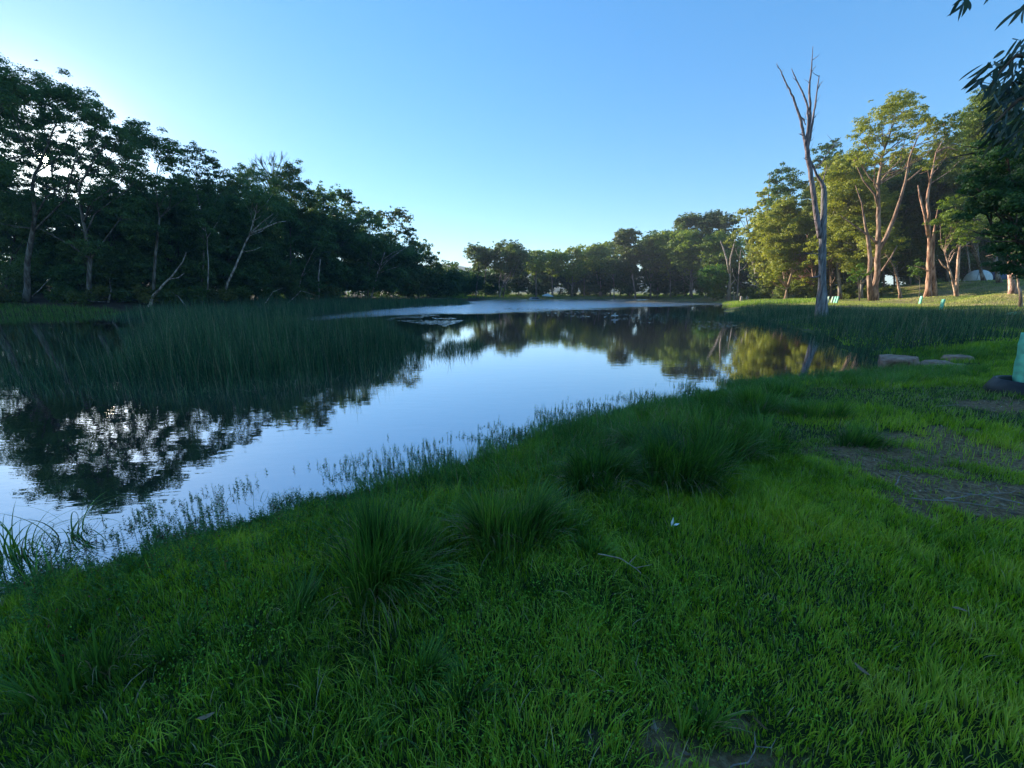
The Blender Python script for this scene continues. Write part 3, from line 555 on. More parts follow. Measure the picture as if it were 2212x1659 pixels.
rt('tall rough trunk with stubby broken limbs on the meadow', 2003, 48, [(2008, 590), (2008, 540), (2006, 480), (2003, 430), (2012, 380), (2022, 330)], [(2035, 265, 18), (2055, 258, 16), (2070, 270, 14), (2045, 285, 16), (2060, 300, 18), (2030, 345, 18), (2075, 300, 14), (2000, 360, 14), (2050, 330, 18), (2085, 330, 16)], r0=.5, bark=(1.5, 1.05, .85), dens=.8, limbs=1,
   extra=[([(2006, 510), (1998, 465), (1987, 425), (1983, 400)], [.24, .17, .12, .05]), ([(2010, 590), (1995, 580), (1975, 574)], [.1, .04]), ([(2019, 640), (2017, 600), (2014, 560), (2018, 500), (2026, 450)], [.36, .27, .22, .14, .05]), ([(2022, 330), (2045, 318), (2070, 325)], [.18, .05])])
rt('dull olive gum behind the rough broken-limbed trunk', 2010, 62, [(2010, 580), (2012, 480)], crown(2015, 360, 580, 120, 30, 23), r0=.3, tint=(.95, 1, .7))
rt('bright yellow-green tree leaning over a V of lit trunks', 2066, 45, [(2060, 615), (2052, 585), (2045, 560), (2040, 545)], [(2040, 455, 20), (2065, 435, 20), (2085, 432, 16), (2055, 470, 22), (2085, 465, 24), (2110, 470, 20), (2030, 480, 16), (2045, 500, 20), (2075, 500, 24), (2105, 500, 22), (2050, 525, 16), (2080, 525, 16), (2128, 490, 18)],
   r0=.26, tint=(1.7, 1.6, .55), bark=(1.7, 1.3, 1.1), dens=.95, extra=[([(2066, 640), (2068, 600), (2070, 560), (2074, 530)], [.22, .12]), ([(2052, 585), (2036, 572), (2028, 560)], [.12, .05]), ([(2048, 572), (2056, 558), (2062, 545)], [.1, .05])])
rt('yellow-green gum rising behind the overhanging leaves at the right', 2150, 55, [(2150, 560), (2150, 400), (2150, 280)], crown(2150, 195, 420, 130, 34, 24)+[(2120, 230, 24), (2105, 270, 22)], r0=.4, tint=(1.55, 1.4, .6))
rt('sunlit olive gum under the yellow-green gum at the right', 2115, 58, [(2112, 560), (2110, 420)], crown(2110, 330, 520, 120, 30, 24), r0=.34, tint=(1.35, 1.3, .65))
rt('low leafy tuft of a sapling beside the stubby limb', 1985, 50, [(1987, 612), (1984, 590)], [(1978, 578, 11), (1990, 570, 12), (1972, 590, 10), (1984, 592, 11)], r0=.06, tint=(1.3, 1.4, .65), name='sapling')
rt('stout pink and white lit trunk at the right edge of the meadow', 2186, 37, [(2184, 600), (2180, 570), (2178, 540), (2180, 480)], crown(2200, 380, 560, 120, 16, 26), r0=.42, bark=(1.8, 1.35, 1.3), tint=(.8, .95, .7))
rt('thin curved trunk in front of the stout pink trunk', 2210, 29, [(2204, 630), (2198, 600), (2200, 575), (2196, 545)], [(2205, 540, 26), (2225, 520, 30), (2190, 525, 20)], r0=.16, bark=(1.3, 1.1, 1), tint=(.75, .95, .7))
LBK = 'lit leafy gums between the main trunks of the right bank'
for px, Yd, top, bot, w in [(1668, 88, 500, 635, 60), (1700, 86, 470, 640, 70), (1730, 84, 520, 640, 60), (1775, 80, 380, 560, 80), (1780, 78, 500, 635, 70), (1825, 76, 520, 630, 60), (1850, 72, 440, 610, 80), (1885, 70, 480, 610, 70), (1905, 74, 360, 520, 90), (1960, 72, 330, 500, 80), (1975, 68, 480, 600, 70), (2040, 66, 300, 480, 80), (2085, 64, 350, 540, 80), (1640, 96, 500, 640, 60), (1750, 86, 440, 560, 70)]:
    rt('lit olive gum filling in between the main trunks of the right bank', px, Yd, [(px+2, bot-10), (px, (top+bot)/2), (px+4, top+20)], crown(px, top, bot, w, 13, w*.19), group=LBK, tint=(2.2*R.uniform(.85, 1.15), 1.75, .85), r0=.24, bark=(1.2, 1, .9))  # raised leaf tint carries part of the lit look
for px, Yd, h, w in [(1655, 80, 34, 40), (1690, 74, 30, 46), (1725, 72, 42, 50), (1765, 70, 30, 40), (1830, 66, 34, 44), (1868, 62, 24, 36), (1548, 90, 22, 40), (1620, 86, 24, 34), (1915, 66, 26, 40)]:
    rt('low sunlit scrub bush at the feet of the right bank gums', px, Yd, [(px, 640), (px+1, 632)], crown(px, 646-h, 650, w, 6, 9), group='scrub bushes under the right bank gums', cat='bush', name='scrub_bush', tint=(2.1, 1.7, .9), r0=.06)  # sunlit brightness is partly in the bush tint
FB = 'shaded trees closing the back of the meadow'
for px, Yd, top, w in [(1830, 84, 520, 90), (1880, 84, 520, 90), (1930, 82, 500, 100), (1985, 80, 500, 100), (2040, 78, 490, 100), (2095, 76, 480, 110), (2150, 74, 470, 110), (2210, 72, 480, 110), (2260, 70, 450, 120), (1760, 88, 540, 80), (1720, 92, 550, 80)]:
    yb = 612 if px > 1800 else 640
    rt('dark shaded tree closing the back of the meadow', px, Yd, [(px, 580), (px+3, 540)], crown(px, top, yb, w, 16, w*.17), group=FB, tint=((1.9, 1.55, .85) if px < 1900 else (1.2, 1.1, .75)), r0=.3, bark=(.7, .6, .55))  # leaf tint brightened, most at the left, to imitate sunlit foliage
# mid-distance shaded tree at the right edge
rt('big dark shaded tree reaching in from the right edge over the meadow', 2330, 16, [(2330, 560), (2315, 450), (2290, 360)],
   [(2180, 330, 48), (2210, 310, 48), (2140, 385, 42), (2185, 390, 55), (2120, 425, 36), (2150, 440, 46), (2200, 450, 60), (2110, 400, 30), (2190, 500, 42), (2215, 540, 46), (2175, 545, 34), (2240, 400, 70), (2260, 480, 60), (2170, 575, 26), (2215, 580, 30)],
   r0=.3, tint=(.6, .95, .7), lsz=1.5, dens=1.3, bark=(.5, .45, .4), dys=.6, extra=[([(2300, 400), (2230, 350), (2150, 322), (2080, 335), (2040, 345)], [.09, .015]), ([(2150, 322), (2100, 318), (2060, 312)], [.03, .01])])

# ------------------------------------------------------------------ the deep woods behind the single trees
def wood(label, pts, Y0, Y1, n, tint, rpx, dens=1.0):
    """one uncountable mass of foliage; pts = (px, top py) profile"""
    px_ = np.array([p_[0] for p_ in pts], float); tp = np.array([p_[1] for p_ in pts], float); LV = []
    for i in range(n):
        px = R.uniform(px_[0], px_[-1]); Yv = R.uniform(0, 1); Yd = Y0(px)+(Y1)*Yv; top = np.interp(px, px_, tp); py = top+rpx*.7+(648-top-rpx)*R.random()**.9
        c = pt(px, py, Yd); r = rpx/F*Yd*R.uniform(.8, 1.3); ll = .0075*Yd; lw = .0045*Yd; nl = min(int(dens*1.5*pi*r*r*.8/(.5*ll*lw)), 2500)
        dv = R.normal(0, 1, (nl, 3)); dv /= np.linalg.norm(dv, axis=1)[:, None]; ns = 7; sc = R.normal(0, .45, (ns, 3)); k = R.integers(0, ns, nl)
        Pn = c+(sc[k]+dv*(.5*R.random(nl)**.4)[:, None])*r*np.array([1, 1, .9]); nr = dv+R.normal(0, .5, (nl, 3)); ax = R.normal(0, 1, (nl, 3)); ax[:, 2] -= .8; ax -= nr*(np.sum(ax*nr, 1)/np.maximum(np.sum(nr*nr, 1), 1e-6))[:, None]
        z = R.uniform(.7, 1.4, nl); LV.append(leaves(Pn, ax, nr, ll*z, lw*z, np.clip(R.uniform(.1, .7, nl)+(R.random(ns)[k]-.5)*.25, 0, 1)))
    v, T, cc = merge(LV); o = mesh_np('deep_wood', v, T, M_leaf, tone=cc); o.color = (*tint, 1); tag(o, label, 'wood', kind='stuff')
wood('deep shaded wood behind the front gums of the left bank', [(-150, 450), (60, 480), (250, 440), (330, 385), (390, 400), (450, 410), (520, 415), (620, 425), (700, 452), (780, 490), (860, 540), (950, 590)], lambda p: YL(p)+12, 26, 260, DK, 24)
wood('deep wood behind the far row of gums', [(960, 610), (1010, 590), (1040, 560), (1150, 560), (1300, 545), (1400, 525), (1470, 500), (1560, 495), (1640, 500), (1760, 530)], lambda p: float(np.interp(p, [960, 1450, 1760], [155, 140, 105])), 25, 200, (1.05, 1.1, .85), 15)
wood('dark wood closing the back of the meadow', [(1750, 520), (1850, 500), (2000, 470), (2300, 440)], lambda p: 92, 16, 210, (1.8, 1.6, .9), 24)  # last wood's leaf tint is lifted to look sunlit

# ------------------------------------------------------------------ tall dead tree at the reeds
def cz4(x, y): return (1555.3+.4513*x, 57.6+.4513*y)
dt = lambda L_: [cz4(*q) for q in L_]
YD = 27.5
def P4(L_, r, Y=YD, B=None, jit=.0):
    E = np.array([pt(*cz4(q[0], q[1]), Y+(q[2] if len(q) > 2 else 0)) for q in L_]); 
    return E
Bx = pt(*cz4(487, 1390), YD); Bz = gz(Bx[0], YD); B = np.array([Bx[0], YD, Bz-.1])
dr = empty('dead_tree', B); tag(dr, 'tall bare dead tree with grey split trunk standing in the reeds', 'dead tree')
def stem(tb, L_, r, k=7, sub=3):
    E = P4(L_, r)-B; r = np.asarray(r, float)*(.85 if r[0] < .21 else 1)
    if len(r) == 2: r = np.linspace(r[0], r[1], len(E))
    O = [E[0]]; ro = [r[0]]
    for i in range(len(E)-1):
        for t in np.linspace(0, 1, sub+1)[1:]:
            O.append(E[i]+(E[i+1]-E[i])*t+R.normal(0, .05, 3)*min(.8, np.linalg.norm(E[i+1]-E[i]))*(t < 1)*.35); ro.append((r[i]+(r[i+1]-r[i])*t)*R.uniform(.93, 1.08))
    tb.tube(O, ro, k)
tb = TB()
stem(tb, [(487, 1400), (488, 1330), (490, 1200), (490, 1080), (493, 980), (497, 880), (498, 800), (495, 762)], [.38, .28, .225, .205, .19, .175, .155, .12], 12)
stem(tb, [(468, 1395), (474, 1320), (480, 1240)], [.22, .2, .1], 7); stem(tb, [(510, 1400), (503, 1330), (498, 1250)], [.2, .18, .1], 7)
tr = tb.build('trunk', M_dead, dr, smooth=True); tr.color = (.85, .86, .9, 1)
for L_, r in [
    ([(480, 1010), (466, 930), (455, 860), (441, 750), (426, 650), (413, 570), (408, 540)], [.2, .19, .18, .16, .17, .15, .13]),
    ([(495, 775), (485, 740), (462, 710), (448, 670), (430, 635)], [.14, .05]),
    ([(410, 560), (396, 490), (382, 430), (365, 385), (350, 335), (322, 285), (303, 240), (288, 205), (273, 191)], [.11, .018]),
    ([(382, 430), (398, 440), (410, 470)], [.05, .03]), ([(288, 205), (280, 196), (279, 188)], [.018, .01]), ([(396, 520), (385, 515), (376, 512)], [.04, .012]),
    ([(412, 555), (420, 500), (424, 440), (416, 370), (398, 320), (372, 268), (352, 225), (343, 200)], [.10, .018]),
    ([(415, 570), (424, 520), (433, 430), (429, 340), (430, 260), (438, 200), (441, 150), (445, 93)], [.12, .015]),
    ([(438, 215), (446, 208), (448, 200)], [.03, .01]),
    ([(420, 580), (434, 510), (447, 430), (458, 360), (466, 300), (474, 240), (476, 232)], [.10, .016]),
    ([(468, 300), (480, 278), (491, 262)], [.022, .01]), ([(447, 440), (456, 432), (460, 425)], [.03, .01]),
    ([(455, 680), (485, 655), (505, 620), (540, 575), (580, 528)], [.05, .014]),
    ([(493, 750), (505, 700), (512, 660)], [.05, .012]), ([(416, 640), (406, 632), (398, 628)], [.03, .01]),
    ([(482, 1190), (462, 1197), (430, 1202)], [.10, .04]), ([(482, 1090), (440, 1085), (400, 1088), (365, 1092)], [.04, .012])]:
    tb = TB(); stem(tb, L_, r, 6)
    E_ = P4(L_, r)-B
    for _ in range(3 if len(L_) > 3 else 1):
        i_ = R.integers(1, len(E_)); q_ = E_[i_-1]+(E_[i_]-E_[i_-1])*R.random(); ln_ = R.uniform(.25, .9); a_ = R.uniform(0, 2*pi); v_ = np.array([cos(a_)*.7, .3*sin(a_), R.uniform(.2, 1)])
        tb.tube([q_, q_+v_*ln_*.5+R.normal(0, .04, 3), q_+v_*ln_+R.normal(0, .06, 3)], [.022, .014, .005], 4)
    o = tb.build('limb', M_dead, dr, smooth=True); o.color = (.85, .74, .76, 1)

# ------------------------------------------------------------------ overhanging near branch
nb = np.array([6.9, 2.6, gz(6.9, 2.6)]); rt_ = empty('gum_tree', nb); tag(rt_, 'near gum whose dark sickle-leaved branch hangs into the upper right corner', 'tree')
tb = TB()
tb.tube(np.array([(0, 0, -.1), (.05, .1, 1.5), (-.1, .1, 3.2), (.1, 0, 5.4), (.4, -.2, 7.5)]), [.17, .14, .12, .09, .04], 10)
twigs = []
def W(px, py, Y): return pt(px, py, Y)-nb
A0 = np.array([-.08, .1, 4.4])
for path in [[(2260, 120, 3.2), (2195, 120, 3.3), (2150, 165, 3.3)], [(2260, 60, 3.4), (2215, 75, 3.4)], [(2260, 200, 3.3), (2200, 215, 3.4), (2150, 265, 3.4)], [(2240, -60, 3.2), (2130, -50, 3.2), (2085, -15, 3.2)], [(2270, 170, 3.5), (2190, 180, 3.6), (2125, 205, 3.6)], [(2280, 260, 3.6), (2210, 280, 3.6)]]:
    E = [A0]+[W(*q) for q in path]; tb.tube(E, np.linspace(.035, .005, len(E)), 5); twigs.append(E)
tb.build('trunk', M_bark, rt_, smooth=True).color = (.6, .5, .45, 1)
V_ = []; n_ = 0; LP = []
def sickle(P, az, el, ln, w, curve, tn):
    k = 6; out = []; d = np.array([cos(az)*cos(el), sin(az)*cos(el), sin(el)]); sd = np.cross(d, R.normal(0, 1, 3)); sd /= np.linalg.norm(sd); up = np.cross(sd, d)
    for i in range(k+1):
        t = i/k; c_ = P+d*ln*t+sd*curve*ln*(t*(1-t)*1.6); ww = w*math.sin(pi*min(1, t*.93+.07))**.7*.5*(1 if i not in (0, k) else .1)
        out += [c_-sd*ww, c_+sd*ww]
    T = []
    for i in range(k):
        a = 2*i; T += [(a, a+1, a+3), (a, a+3, a+2)]
    return np.array(out), np.array(T), np.full(2*(k+1), tn)
def leafcl(px, py, Y, spread, n, down=1.0):
    for _ in range(n):
        P = W(px+R.normal(0, spread), py+R.normal(0, spread), Y+R.normal(0, .12))
        LP.append(sickle(P, R.uniform(2.2, 4.8), -R.uniform(.5, 1.35)*down, R.uniform(.10, .17), R.uniform(.018, .03), R.uniform(-.25, .25), R.random()*.8))
for q in [(2115, 160), (2125, 150), (2110, 180), (2135, 165), (2150, 150), (2150, 175), (2140, 190), (2165, 165), (2110, 200), (2125, 195), (2170, 120), (2165, 135), (2185, 140), (2180, 100), (2200, 95), (2195, 120)]: leafcl(q[0]+12, q[1]-12, 3.4, 8, 4)
for q in [(2190, 170), (2200, 200), (2180, 210), (2205, 230), (2190, 250), (2170, 235), (2210, 260), (2150, 270), (2165, 285), (2150, 300), (2190, 290), (2210, 300), (2225, 150), (2230, 200), (2235, 260), (2175, 190), (2160, 215), (2205, 150)]: leafcl(q[0]+8, q[1]-12, 3.55, 12, 13)
for q in [(2078, 5), (2086, 12), (2092, 0)]: leafcl(q[0], q[1]-12, 3.2, 4, 3)
for q in [(2215, 25), (2212, 5), (2150, -20)]: leafcl(q[0], q[1]-6, 3.3, 6, 3)
v, T, cc = merge(LP); mesh_np('leaves', v, T, M_nleaf, tone=cc, parent=rt_)

# ------------------------------------------------------------------ reeds
def reedbed(name, label, P, n, h, w, seg, mat, lean=.25, hv=.25, dry=.06, z0=-.05, group=None, wind=None, clump=0, grow=True):
    P = np.array(P); x, y = scatter(P[:, 0].min(), P[:, 0].max(), P[:, 1].min(), P[:, 1].max(), n*4)
    k = inside(x, y, P); x, y = x[k][:n], y[k][:n]
    if clump:
        m = fnoise(x, y, clump, 77) > .40+.12*R.random(len(x))*0; k = R.random(len(x)) < np.clip((fnoise(x, y, clump, 77)-.32)*6, .12, 1); x, y = x[k], y[k]
    n = len(x); z = np.maximum(hterr(x, y), -.25)-.03
    ed = np.clip(edged(x, y, P)/(.5 if h < 1 else 1.5), .42, 1) if grow else 1
    hh = h*(1+R.normal(0, hv*.55, n))*ed*(.5+.9*fnoise(x, y, 2.2, 5)); az = R.uniform(0, 2*pi, n) if wind is None else R.normal(wind, .9, n)
    bd = np.abs(R.normal(0, lean, n)); k = R.random(n) < .10; bd[k] = R.uniform(.7, 2.4, k.sum())
    tn = np.clip(R.uniform(0, .8, n)+(fnoise(x, y, 1.2, 9)-.5)*.4, 0, .88); k = R.random(n) < dry; tn[k] = R.uniform(.9, 1, k.sum())
    v, T, c_ = blades(np.stack([x, y, z], 1), hh, w*R.uniform(.7, 1.3, n), az, bd, seg, tn)
    o = mesh_np(name, v, T, mat, tone=c_); tag(o, label, 'reeds', kind='stuff'); return o
G = lambda L_: [gp(*q)[:2] for q in L_]
isl = G([(-200, 838), (100, 850), (300, 868), (560, 846), (700, 834), (850, 815), (915, 785), (945, 760), (930, 735), (850, 714), (600, 706), (400, 704), (250, 712), (280, 760), (150, 800), (-100, 800)])
reedbed('reed_bed', 'dense dark stand of upright reeds in the middle of the water', isl, 42000, 1.12, .012, 4, M_reed, hv=.5, dry=.10, lean=.34, clump=0)
reedbed('sparse_reeds', 'thin scattered reeds with water showing between at the left', G([(-300, 845), (300, 862), (300, 720), (200, 705), (-300, 705)]), 3400, .62, .010, 4, M_reed, lean=.5, dry=.12)
reedbed('sparse_reeds', 'loose open reeds at the right tip of the middle stand', G([(900, 800), (960, 775), (1065, 757), (1060, 742), (960, 735), (920, 760)]), 4200, .62, .012, 4, M_reed, lean=.8, hv=.5)
reedbed('bent_reeds', 'broken fallen reeds lying along the front of the middle stand', G([(60, 858), (300, 872), (560, 852), (860, 822), (960, 785), (940, 775), (840, 805), (560, 834), (300, 852), (60, 840)]), 3000, .7, .013, 5, M_reed, lean=1.7, hv=.6, dry=.5)
reedbed('reed_bed', 'distant reeds fringing the left bank below the forest', G([(1030, 657), (990, 661), (850, 668), (700, 676), (450, 690), (250, 693), (200, 686), (330, 673), (450, 667), (700, 657), (850, 652.5), (1000, 652)]), 26000, 1.25, .03, 3, M_reed, hv=.3)
reedbed('reed_bed', 'bright green grass hump at the end of the left reeds', G([(930, 648), (1010, 650), (1015, 643), (930, 642)]), 5000, 1.5, .06, 3, M_grass)
reedbed('reed_bed', 'soft dark reeds spreading around the dead tree at the right', G([(1540, 690), (1600, 704), (1700, 722), (1745, 742), (1775, 772), (1860, 788), (1960, 777), (2100, 770), (2260, 745), (2500, 735), (2500, 706), (2212, 702), (2050, 694), (1900, 688), (1760, 682), (1690, 674), (1600, 672)]), 40000, .64, .013, 4, M_reed, lean=.45, hv=.5, dry=.12, clump=2.4, grow=False)
reedbed('sparse_reeds', 'faint thin reeds standing in dark water left of the right reeds', G([(1370, 690), (1540, 700), (1560, 672), (1450, 670)]), 1300, .7, .012, 3, M_reed)
reedbed('shore_grass', 'dark grass edging the shaded left shore behind the water', [np.array(q_) for q_ in [(-60, 33.2), (-44, 35.0), (-34, 36.6), (-34, 38.6), (-46, 38), (-60, 37)]], 9000, .5, .02, 3, M_rush, grow=False, dry=.15)
reedbed('dry_grass_spit', 'pale dry grass strip along the far water edge', G([(1345, 653.5), (1530, 654), (1560, 650), (1400, 649)]), 6000, .55, .05, 3, M_dry, grow=False)
reedbed('shore_grass', 'dull green grass along the far shore', G([(1010, 648.5), (1150, 646), (1400, 646), (1520, 649), (1520, 643), (1010, 643)]), 14000, .7, .09, 3, M_grass, grow=False, dry=.25)
reedbed('shore_grass', 'sunlit grass on the low point by the stumps', G([(1560, 664), (1650, 668), (1760, 668), (1760, 655), (1560, 655.5)]), 16000, .4, .03, 3, M_grass, grow=False, dry=.15)
reedbed('meadow_grass', 'taller grass at the lit edge behind the reeds', G([(1650, 676), (1780, 674), (2212, 684), (2212, 676), (1900, 668), (1700, 664)]), 14000, .14, .02, 3, M_meadow, grow=False, dry=.2)
reedbed('sedge_fringe', 'pale tangled sedge where water meets the right bank', G([(1690, 832), (1880, 820), (1900, 800), (1800, 800), (1760, 815), (1700, 822)]), 2500, .42, .014, 5, M_rush, lean=.9, dry=.3)

# ------------------------------------------------------------------ tussocks (each one a thing)
def tussock(label, px, py, n, h, spread, w=.005, mat=M_rush, tone=(0, .85), lean=.95, cat='tussock', name='grass_tussock', dry=.07, seg=5, droop=.35):
    P = gpt(px, py); root_r = spread*.36; n = int(n*.5); ns = max(3, int(spread*16))
    sa = R.uniform(0, 2*pi, ns); sr_ = root_r*np.sqrt(R.random(ns)); sh = R.uniform(.5, 1.12, ns); sl_ = R.normal(0, .28, (ns, 2)); st_ = R.normal(0, .12, ns)
    k = R.choice(ns, n, p=(lambda q: q/q.sum())(sh**1.5))
    a = R.uniform(0, 2*pi, n); r = np.abs(R.normal(0, .33, n))*root_r
    x = sr_[k]*np.cos(sa[k])+r*np.cos(a); y = sr_[k]*np.sin(sa[k])+r*np.sin(a)
    lx = x/root_r*lean*.75+sl_[k, 0]+.45*np.cos(a)*R.random(n); ly = y/root_r*lean*.75+sl_[k, 1]+.45*np.sin(a)*R.random(n)
    az = np.arctan2(ly, lx)+R.normal(0, .25, n); bd = np.clip(np.hypot(lx, ly)*R.uniform(.5, 1.4, n), 0, 2.4)
    Q_ = np.stack([x, y, np.zeros(n)-.02], 1)
    tn = np.clip(R.uniform(*tone, n)*.75+.03+st_[k], 0, .9); hh = .84*h*sh[k]*R.uniform(.4, 1.15, n)**.8; bd = bd*.82
    kk = R.random(n) < dry*1.8; tn[kk] = R.uniform(.92, 1, kk.sum()); bd[kk] = np.clip(bd[kk]*1.6+.4, 0, 2.6); hh[kk] *= .8
    v, T, c_ = blades(Q_, hh, w*1.9*R.uniform(.6, 1.3, n), az, bd, seg, tn, droop=droop)
    o = mesh_np(name, v, T, mat, tone=c_, loc=P); tag(o, label, cat, 'rush tussocks on the near bank'); return o
tussock('largest dark rush tussock near the middle of the near bank', 835, 1245, 4200, .52, .62)
tussock('dense tussock in line right of the largest one', 1105, 1165, 3200, .48, .55)
tussock('small yellowish tussock tucked beside the dense middle tussock', 1225, 1150, 1100, .32, .3, tone=(.4, .9))
tussock('broad tussock at the water edge with pale arching blades', 1290, 1045, 3000, .55, .7, w=.006, lean=1.2)
tussock('wide dark tussock right of the arching one', 1470, 1030, 3800, .58, .75, tone=(0, .7))
tussock('tussock with brownish tips between the wide ones and the shore', 1400, 985, 2200, .5, .6, tone=(.2, .9), dry=.15)
tussock('tussock close behind the wide dark one on the right', 1560, 985, 3000, .52, .7)
tussock('loose green tussock toward the dirt patch', 1650, 960, 2200, .42, .6, tone=(.3, .85))
tussock('pale bushy tussock at the bend of the shore', 1640, 890, 3000, .5, .8, tone=(.3, .9), dry=.12)
tussock('round tussock on the bend farther from the water', 1760, 900, 2400, .42, .7, tone=(.2, .8))
tussock('low spreading tussock beside the dirt patch', 1850, 960, 1300, .28, .45)
tussock('dark dense tussock in front of the rocks', 1690, 860, 2400, .42, .7)
tussock('spiky open tussock at the lower left of the bank', 165, 1480, 420, .36, .4, w=.0045, tone=(.1, .8), lean=.9)
tussock('thin wispy tussock in the lower left beside the spiky one', 385, 1400, 200, .26, .3, w=.004)
tussock('arching coarse tussock below the largest rush tussock', 905, 1440, 600, .17, .26, w=.0045, tone=(.3, .85), lean=1.5)
tussock('dark arching tussock low in the middle foreground', 1010, 1500, 600, .15, .26, w=.0045, tone=(.05, .6), lean=1.6)
tussock('little upright green tuft beside the bare soil at the bottom', 1505, 1590, 260, .26, .14, w=.004, tone=(.45, .85), lean=.5)
tussock('broad-bladed tuft at the bottom left of centre', 760, 1600, 300, .13, .2, w=.005, tone=(.3, .85), lean=1.4)
tussock('small tuft just above the fallen stick', 1290, 1195, 500, .20, .3, tone=(.3, .88))
tussock('weedy tuft left of the largest tussock', 640, 1330, 400, .24, .3, w=.005, lean=1.1)

# strap-leaved plant at the left edge in the water
for px, py, nn, lab in [(30, 1200, 46, 'strap-leaved sedge bent over the water at the left edge'), (150, 1160, 22, 'smaller strap-leaved sedge beside the one at the left edge'), (90, 1290, 30, 'strap-leaved sedge with folded blades nearest the left corner of the water')]:
    P = gp(px, py, 0); n = nn; a = R.uniform(0, 2*pi, n); Q_ = np.stack([.12*np.cos(a)*R.random(n), .12*np.sin(a)*R.random(n), np.full(n, -.05)], 1)
    v, T, c_ = blades(Q_, R.uniform(.3, .55, n), R.uniform(.009, .016, n), a+R.normal(0, .6, n), R.uniform(.3, 3.2, n), 9, np.clip(R.uniform(.3, 1, n), 0, .95), droop=.2)
    o = mesh_np('strap_sedge', v, T, M_rush, tone=c_, loc=P); tag(o, lab, 'sedge', 'strap-leaved sedges in the shallows')
# single bent stalks in the shallows
for i, (px, py, lab) in enumerate([(500, 1090, 'curled reed stalk looping over the shallow water'), (575, 1085, 'short stiff reed stalks poking from the water right of the curled one'), (435, 1125, 'upright dark stalk left of the curled reed'), (765, 1060, 'tall thin wisps rising in front of the bright water'), (990, 1010, 'bent stalks by the outer shore plants'), (330, 1160, 'crossed thin stalks in the shallows toward the left'), (1215, 935, 'arched blades at the point where the shore steps out')]):
    P = gp(px, py, 0); n = 9; a = R.uniform(0, 2*pi, n); Q_ = np.stack([.10*R.normal(0, 1, n), .06*R.normal(0, 1, n), np.full(n, -.05)], 1)
    tall = .42 if i == 3 else .2
    v, T, c_ = blades(Q_, R.uniform(.5, 1.1, n)*tall*1.3, R.uniform(.003, .006, n)*(.6 if i == 3 else 1), a, R.uniform(.05, .4, n) if i == 3 else R.uniform(.1, 3.0, n), 9, R.uniform(0, .5, n), droop=.2)
    o = mesh_np('reed_stalks', v, T, M_rush, tone=c_, loc=P); tag(o, lab, 'reed stalks', 'single stalks in the shallows')

# ------------------------------------------------------------------ water-edge plants (feathery upright stems)
NS = 30000
tt = R.uniform(0, 1, NS); seg_w = np.array([gp(*q)[:2] for q in near_px]); ll = np.concatenate([[0], np.cumsum(np.linalg.norm(np.diff(seg_w, axis=0), axis=1))])
q = np.sqrt(tt)*ll[-1]*0+tt**1.0*ll[-1]; bx = np.interp(q, ll, seg_w[:, 0]); by = np.interp(q, ll, seg_w[:, 1])
off = R.normal(.24, .40, NS); off = np.where(R.random(NS) < .07, R.uniform(-.9, -.1, NS), off)
dx = np.interp(q+.2, ll, seg_w[:, 0])-np.interp(q-.2, ll, seg_w[:, 0]); dy = np.interp(q+.2, ll, seg_w[:, 1])-np.interp(q-.2, ll, seg_w[:, 1]); dn = np.hypot(dx, dy)+1e-6
x = bx+off*dy/dn; y = by-off*dx/dn
keep = (fnoise(x, y, .6, 41) > .44) | (off > .1); x, y = x[keep], y[keep]; n = len(x)
z = np.maximum(hterr(x, y), -.02)
d = shore(x, y); hh = np.clip(.07+.035*R.normal(0, 1, n)+.11*(fnoise(x, y, .5, 4)-.35), .03, .22)
rt0 = np.stack([x, y, z-.01], 1)
parts = [blades(rt0, hh, .004, R.uniform(0, 6.28, n), R.uniform(0, .35, n), 3, np.where(R.random(n) < .12, 1, R.uniform(0, .5, n)))]
k = 12
for i in range(k):
    t = .25+.75*i/k; a_ = R.uniform(0, 2*pi, n); el = R.uniform(.2, .9, n)
    c_ = rt0+np.stack([0*hh, 0*hh, hh*t], 1); ax = np.stack([np.cos(a_)*np.cos(el), np.sin(a_)*np.cos(el), np.sin(el)], 1)
    l_ = .022*R.uniform(.6, 1.2, n)*(1.15-.5*t); nrm = np.stack([-np.sin(a_), np.cos(a_), 0*a_], 1)+R.normal(0, .5, (n, 3))
    v, T, cc = leaves(c_+ax*l_[:, None]*.5, ax, nrm, l_, l_*.38, np.where(R.random(n) < .05, 1., R.uniform(.1, .9, n)))
    T = np.vstack([T[:, [0, 1, 2]], T[:, [0, 2, 3]]]); parts.append((v, T, cc))
v, T, cc = merge(parts); o = mesh_np('water_edge_plants', v, T, M_milf, tone=cc); tag(o, 'feathery upright plants crowding the water edge of the near bank', 'water plants', kind='stuff')

